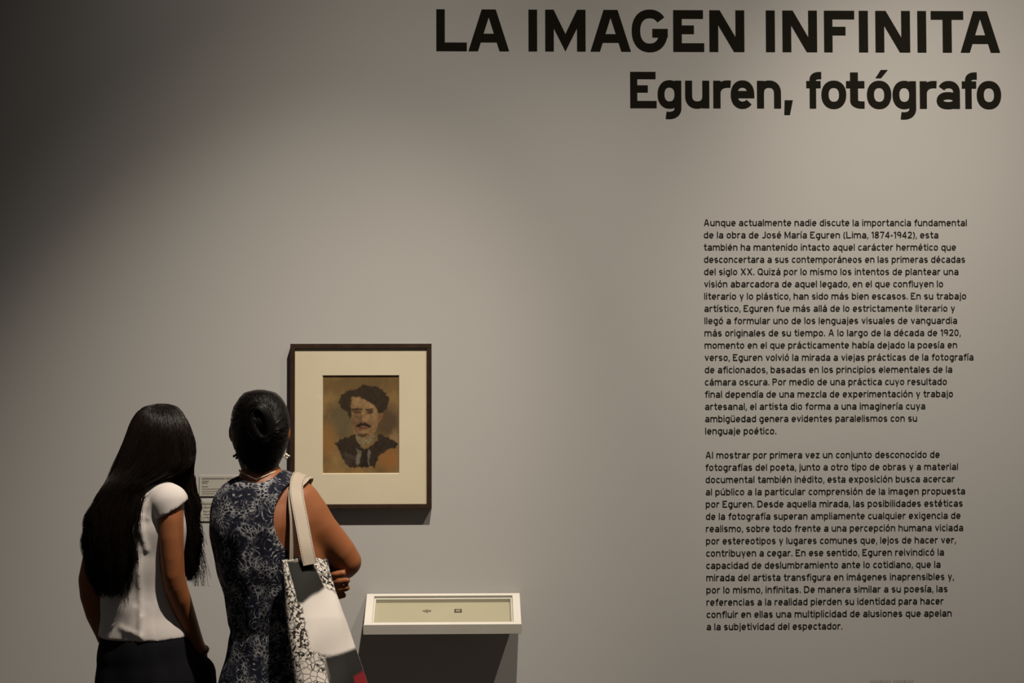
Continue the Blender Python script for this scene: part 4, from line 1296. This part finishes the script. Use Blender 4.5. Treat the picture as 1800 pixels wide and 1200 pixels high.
H1 = HairLoft([(709, 276, 292, .035, .02), (713, 258, 308, .035, .05), (720, 246, 317, .035, .07), (732, 236, 325, .033, .085), (750, 227, 334, .03, .097), (775, 218, 340, .024, .102), (800, 209, 341, .015, .100),
               (822, 199, 332, .0, .090), (842, 190, 296, -.025, .075), (858, 180, 262, -.05, .062), (880, 168, 250, -.065, .052), (905, 157, 245, -.075, .047), (935, 152, 241, -.08, .044), (965, 154, 239, -.082, .042),
               (995, 158, 237, -.082, .040), (1018, 163, 230, -.08, .036), (1034, 172, 220, -.078, .028), (1046, 186, 202, -.075, .012)], YA)
H1b = HairLoft([(740, 296, 326, .04, .03), (768, 300, 341, .045, .05), (800, 300, 343, .05, .055), (835, 300, 340, .05, .05), (862, 308, 343, .045, .045), (890, 312, 352, .04, .04), (915, 316, 347, .04, .036),
                (942, 318, 351, .04, .034), (970, 320, 345, .04, .03), (1000, 323, 344, .04, .024), (1020, 329, 334, .04, .01)], YA)
hm = H1.build('hair', M_HAIR, person1, nv=90, lump=.08, seed=21, shrink=.955)
hm2 = H1b.build('hair', M_HAIR, person1, nv=60, lump=.10, seed=22, shrink=.92)


def strands(H, n, v_from, v_to, spread, wav, r, seed):
    rg = np.random.default_rng(seed); out = []
    for i in range(n):
        ph = rg.random() * 2 * math.pi
        if rg.random() < .75: ph = abs(math.asin(math.sin(ph))) if math.cos(ph) > 0 else math.pi - abs(math.asin(math.sin(ph)))
        va = H.v0 + 1 + rg.random() ** 2 * (v_from - H.v0); vb = v_to + (rg.random() ** 2) * -60 + rg.normal(0, 8)
        k = 26; v = np.linspace(va, min(vb, H.v1 + 7 - 26 * abs(math.cos(ph)) * rg.random()), k); s = np.linspace(0, 1, k)
        kk = .97 + .05 * rg.random() + s ** 2 * rg.normal(0, spread)
        cl = math.floor(ph * 5.0)                       # strands gather in wavy locks
        w = wav * .55 * s * np.sin(s * (9 + 5 * rg.random()) + rg.random() * 6.28) + wav * s ** 1.2 * np.sin(v / (15.0 + 2 * (cl % 3)) + cl * 1.7)
        kk = kk + .10 * s * np.sin(cl * 2.3 + v / 30.0)
        c_, hw_, yc_, hd_ = H.prof(np.minimum(v, H.v1 - 15)); pp = ph + .12 * np.sin(s * 4 + i)
        p = at_many(c_ + hw_ * kk * np.cos(pp) + w, v, yc_ - hd_ * kk * np.sin(pp))
        out.append((p, r * np.linspace(1, .45, k)))
    return out


S1 = strands(H1, 2500, 800, 1044, .09, 5.0, .0008, 31)
S2 = strands(H1b, 700, 800, 1016, .18, 4.5, .0008, 32)
rg = np.random.default_rng(5)
for i in range(170):                               # loose curls on the right, past the shoulder
    k = 20; s = np.linspace(0, 1, k); v0 = 835 + 60 * rg.random(); ln = 60 + 110 * rg.random()
    v = v0 + s * ln
    v = np.minimum(v, 1030)
    u = 336 + rg.random() * 8 + s ** 1.5 * rg.normal(9, 8) + 5 * s * np.sin(s * 7 + rg.random() * 6)
    S2.append((at_many(u, v, YA + .02 + .03 * rg.random()), .0009 * np.linspace(1, .4, k)))
for i in range(60):                                # curled tips
    k = 14; s = np.linspace(0, 1, k); v0 = 940 + 50 * rg.random()
    u = 340 + s * (8 + 16 * rg.random()) * s; v = v0 + 40 * s - 14 * s ** 3 * rg.random()
    S2.append((at_many(u, np.minimum(v, 1026), YA + .03), .0005 * np.linspace(1, .4, k)))
for i in range(120):                               # flyaways down the left side and over the shirt
    k = 18; s = np.linspace(0, 1, k)
    if i < 60:
        v = 780 + 150 * rg.random() + s * (60 + 60 * rg.random()); v = np.minimum(v, 1040)
        c_, hw_, _, _ = H1.prof(v); u = c_ - hw_ - s * rg.normal(2, 3) + 1.5
        S1.append((at_many(u, v, YA - .04), .0005 * np.linspace(1, .4, k)))
    else:
        v = 850 + 40 * rg.random() + s * (80 + 70 * rg.random()); c_, hw_, yc_, hd_ = H1.prof(v)
        u = c_ + hw_ * (.9 + .1 * rg.random()) + s * rg.normal(4, 5) + 3 * np.sin(s * 5 + i)
        S1.append((at_many(u, v, yc_ - hd_ * .55 - .02), .0005 * np.linspace(1, .4, k)))
hs1 = tubes('hair_strand_mass', S1 + S2, M_HAIR, person1); tag(hs1, kind='stuff')
tag(person1, 'person seen from behind in short-sleeved white T-shirt with long loose dark hair', 'person')
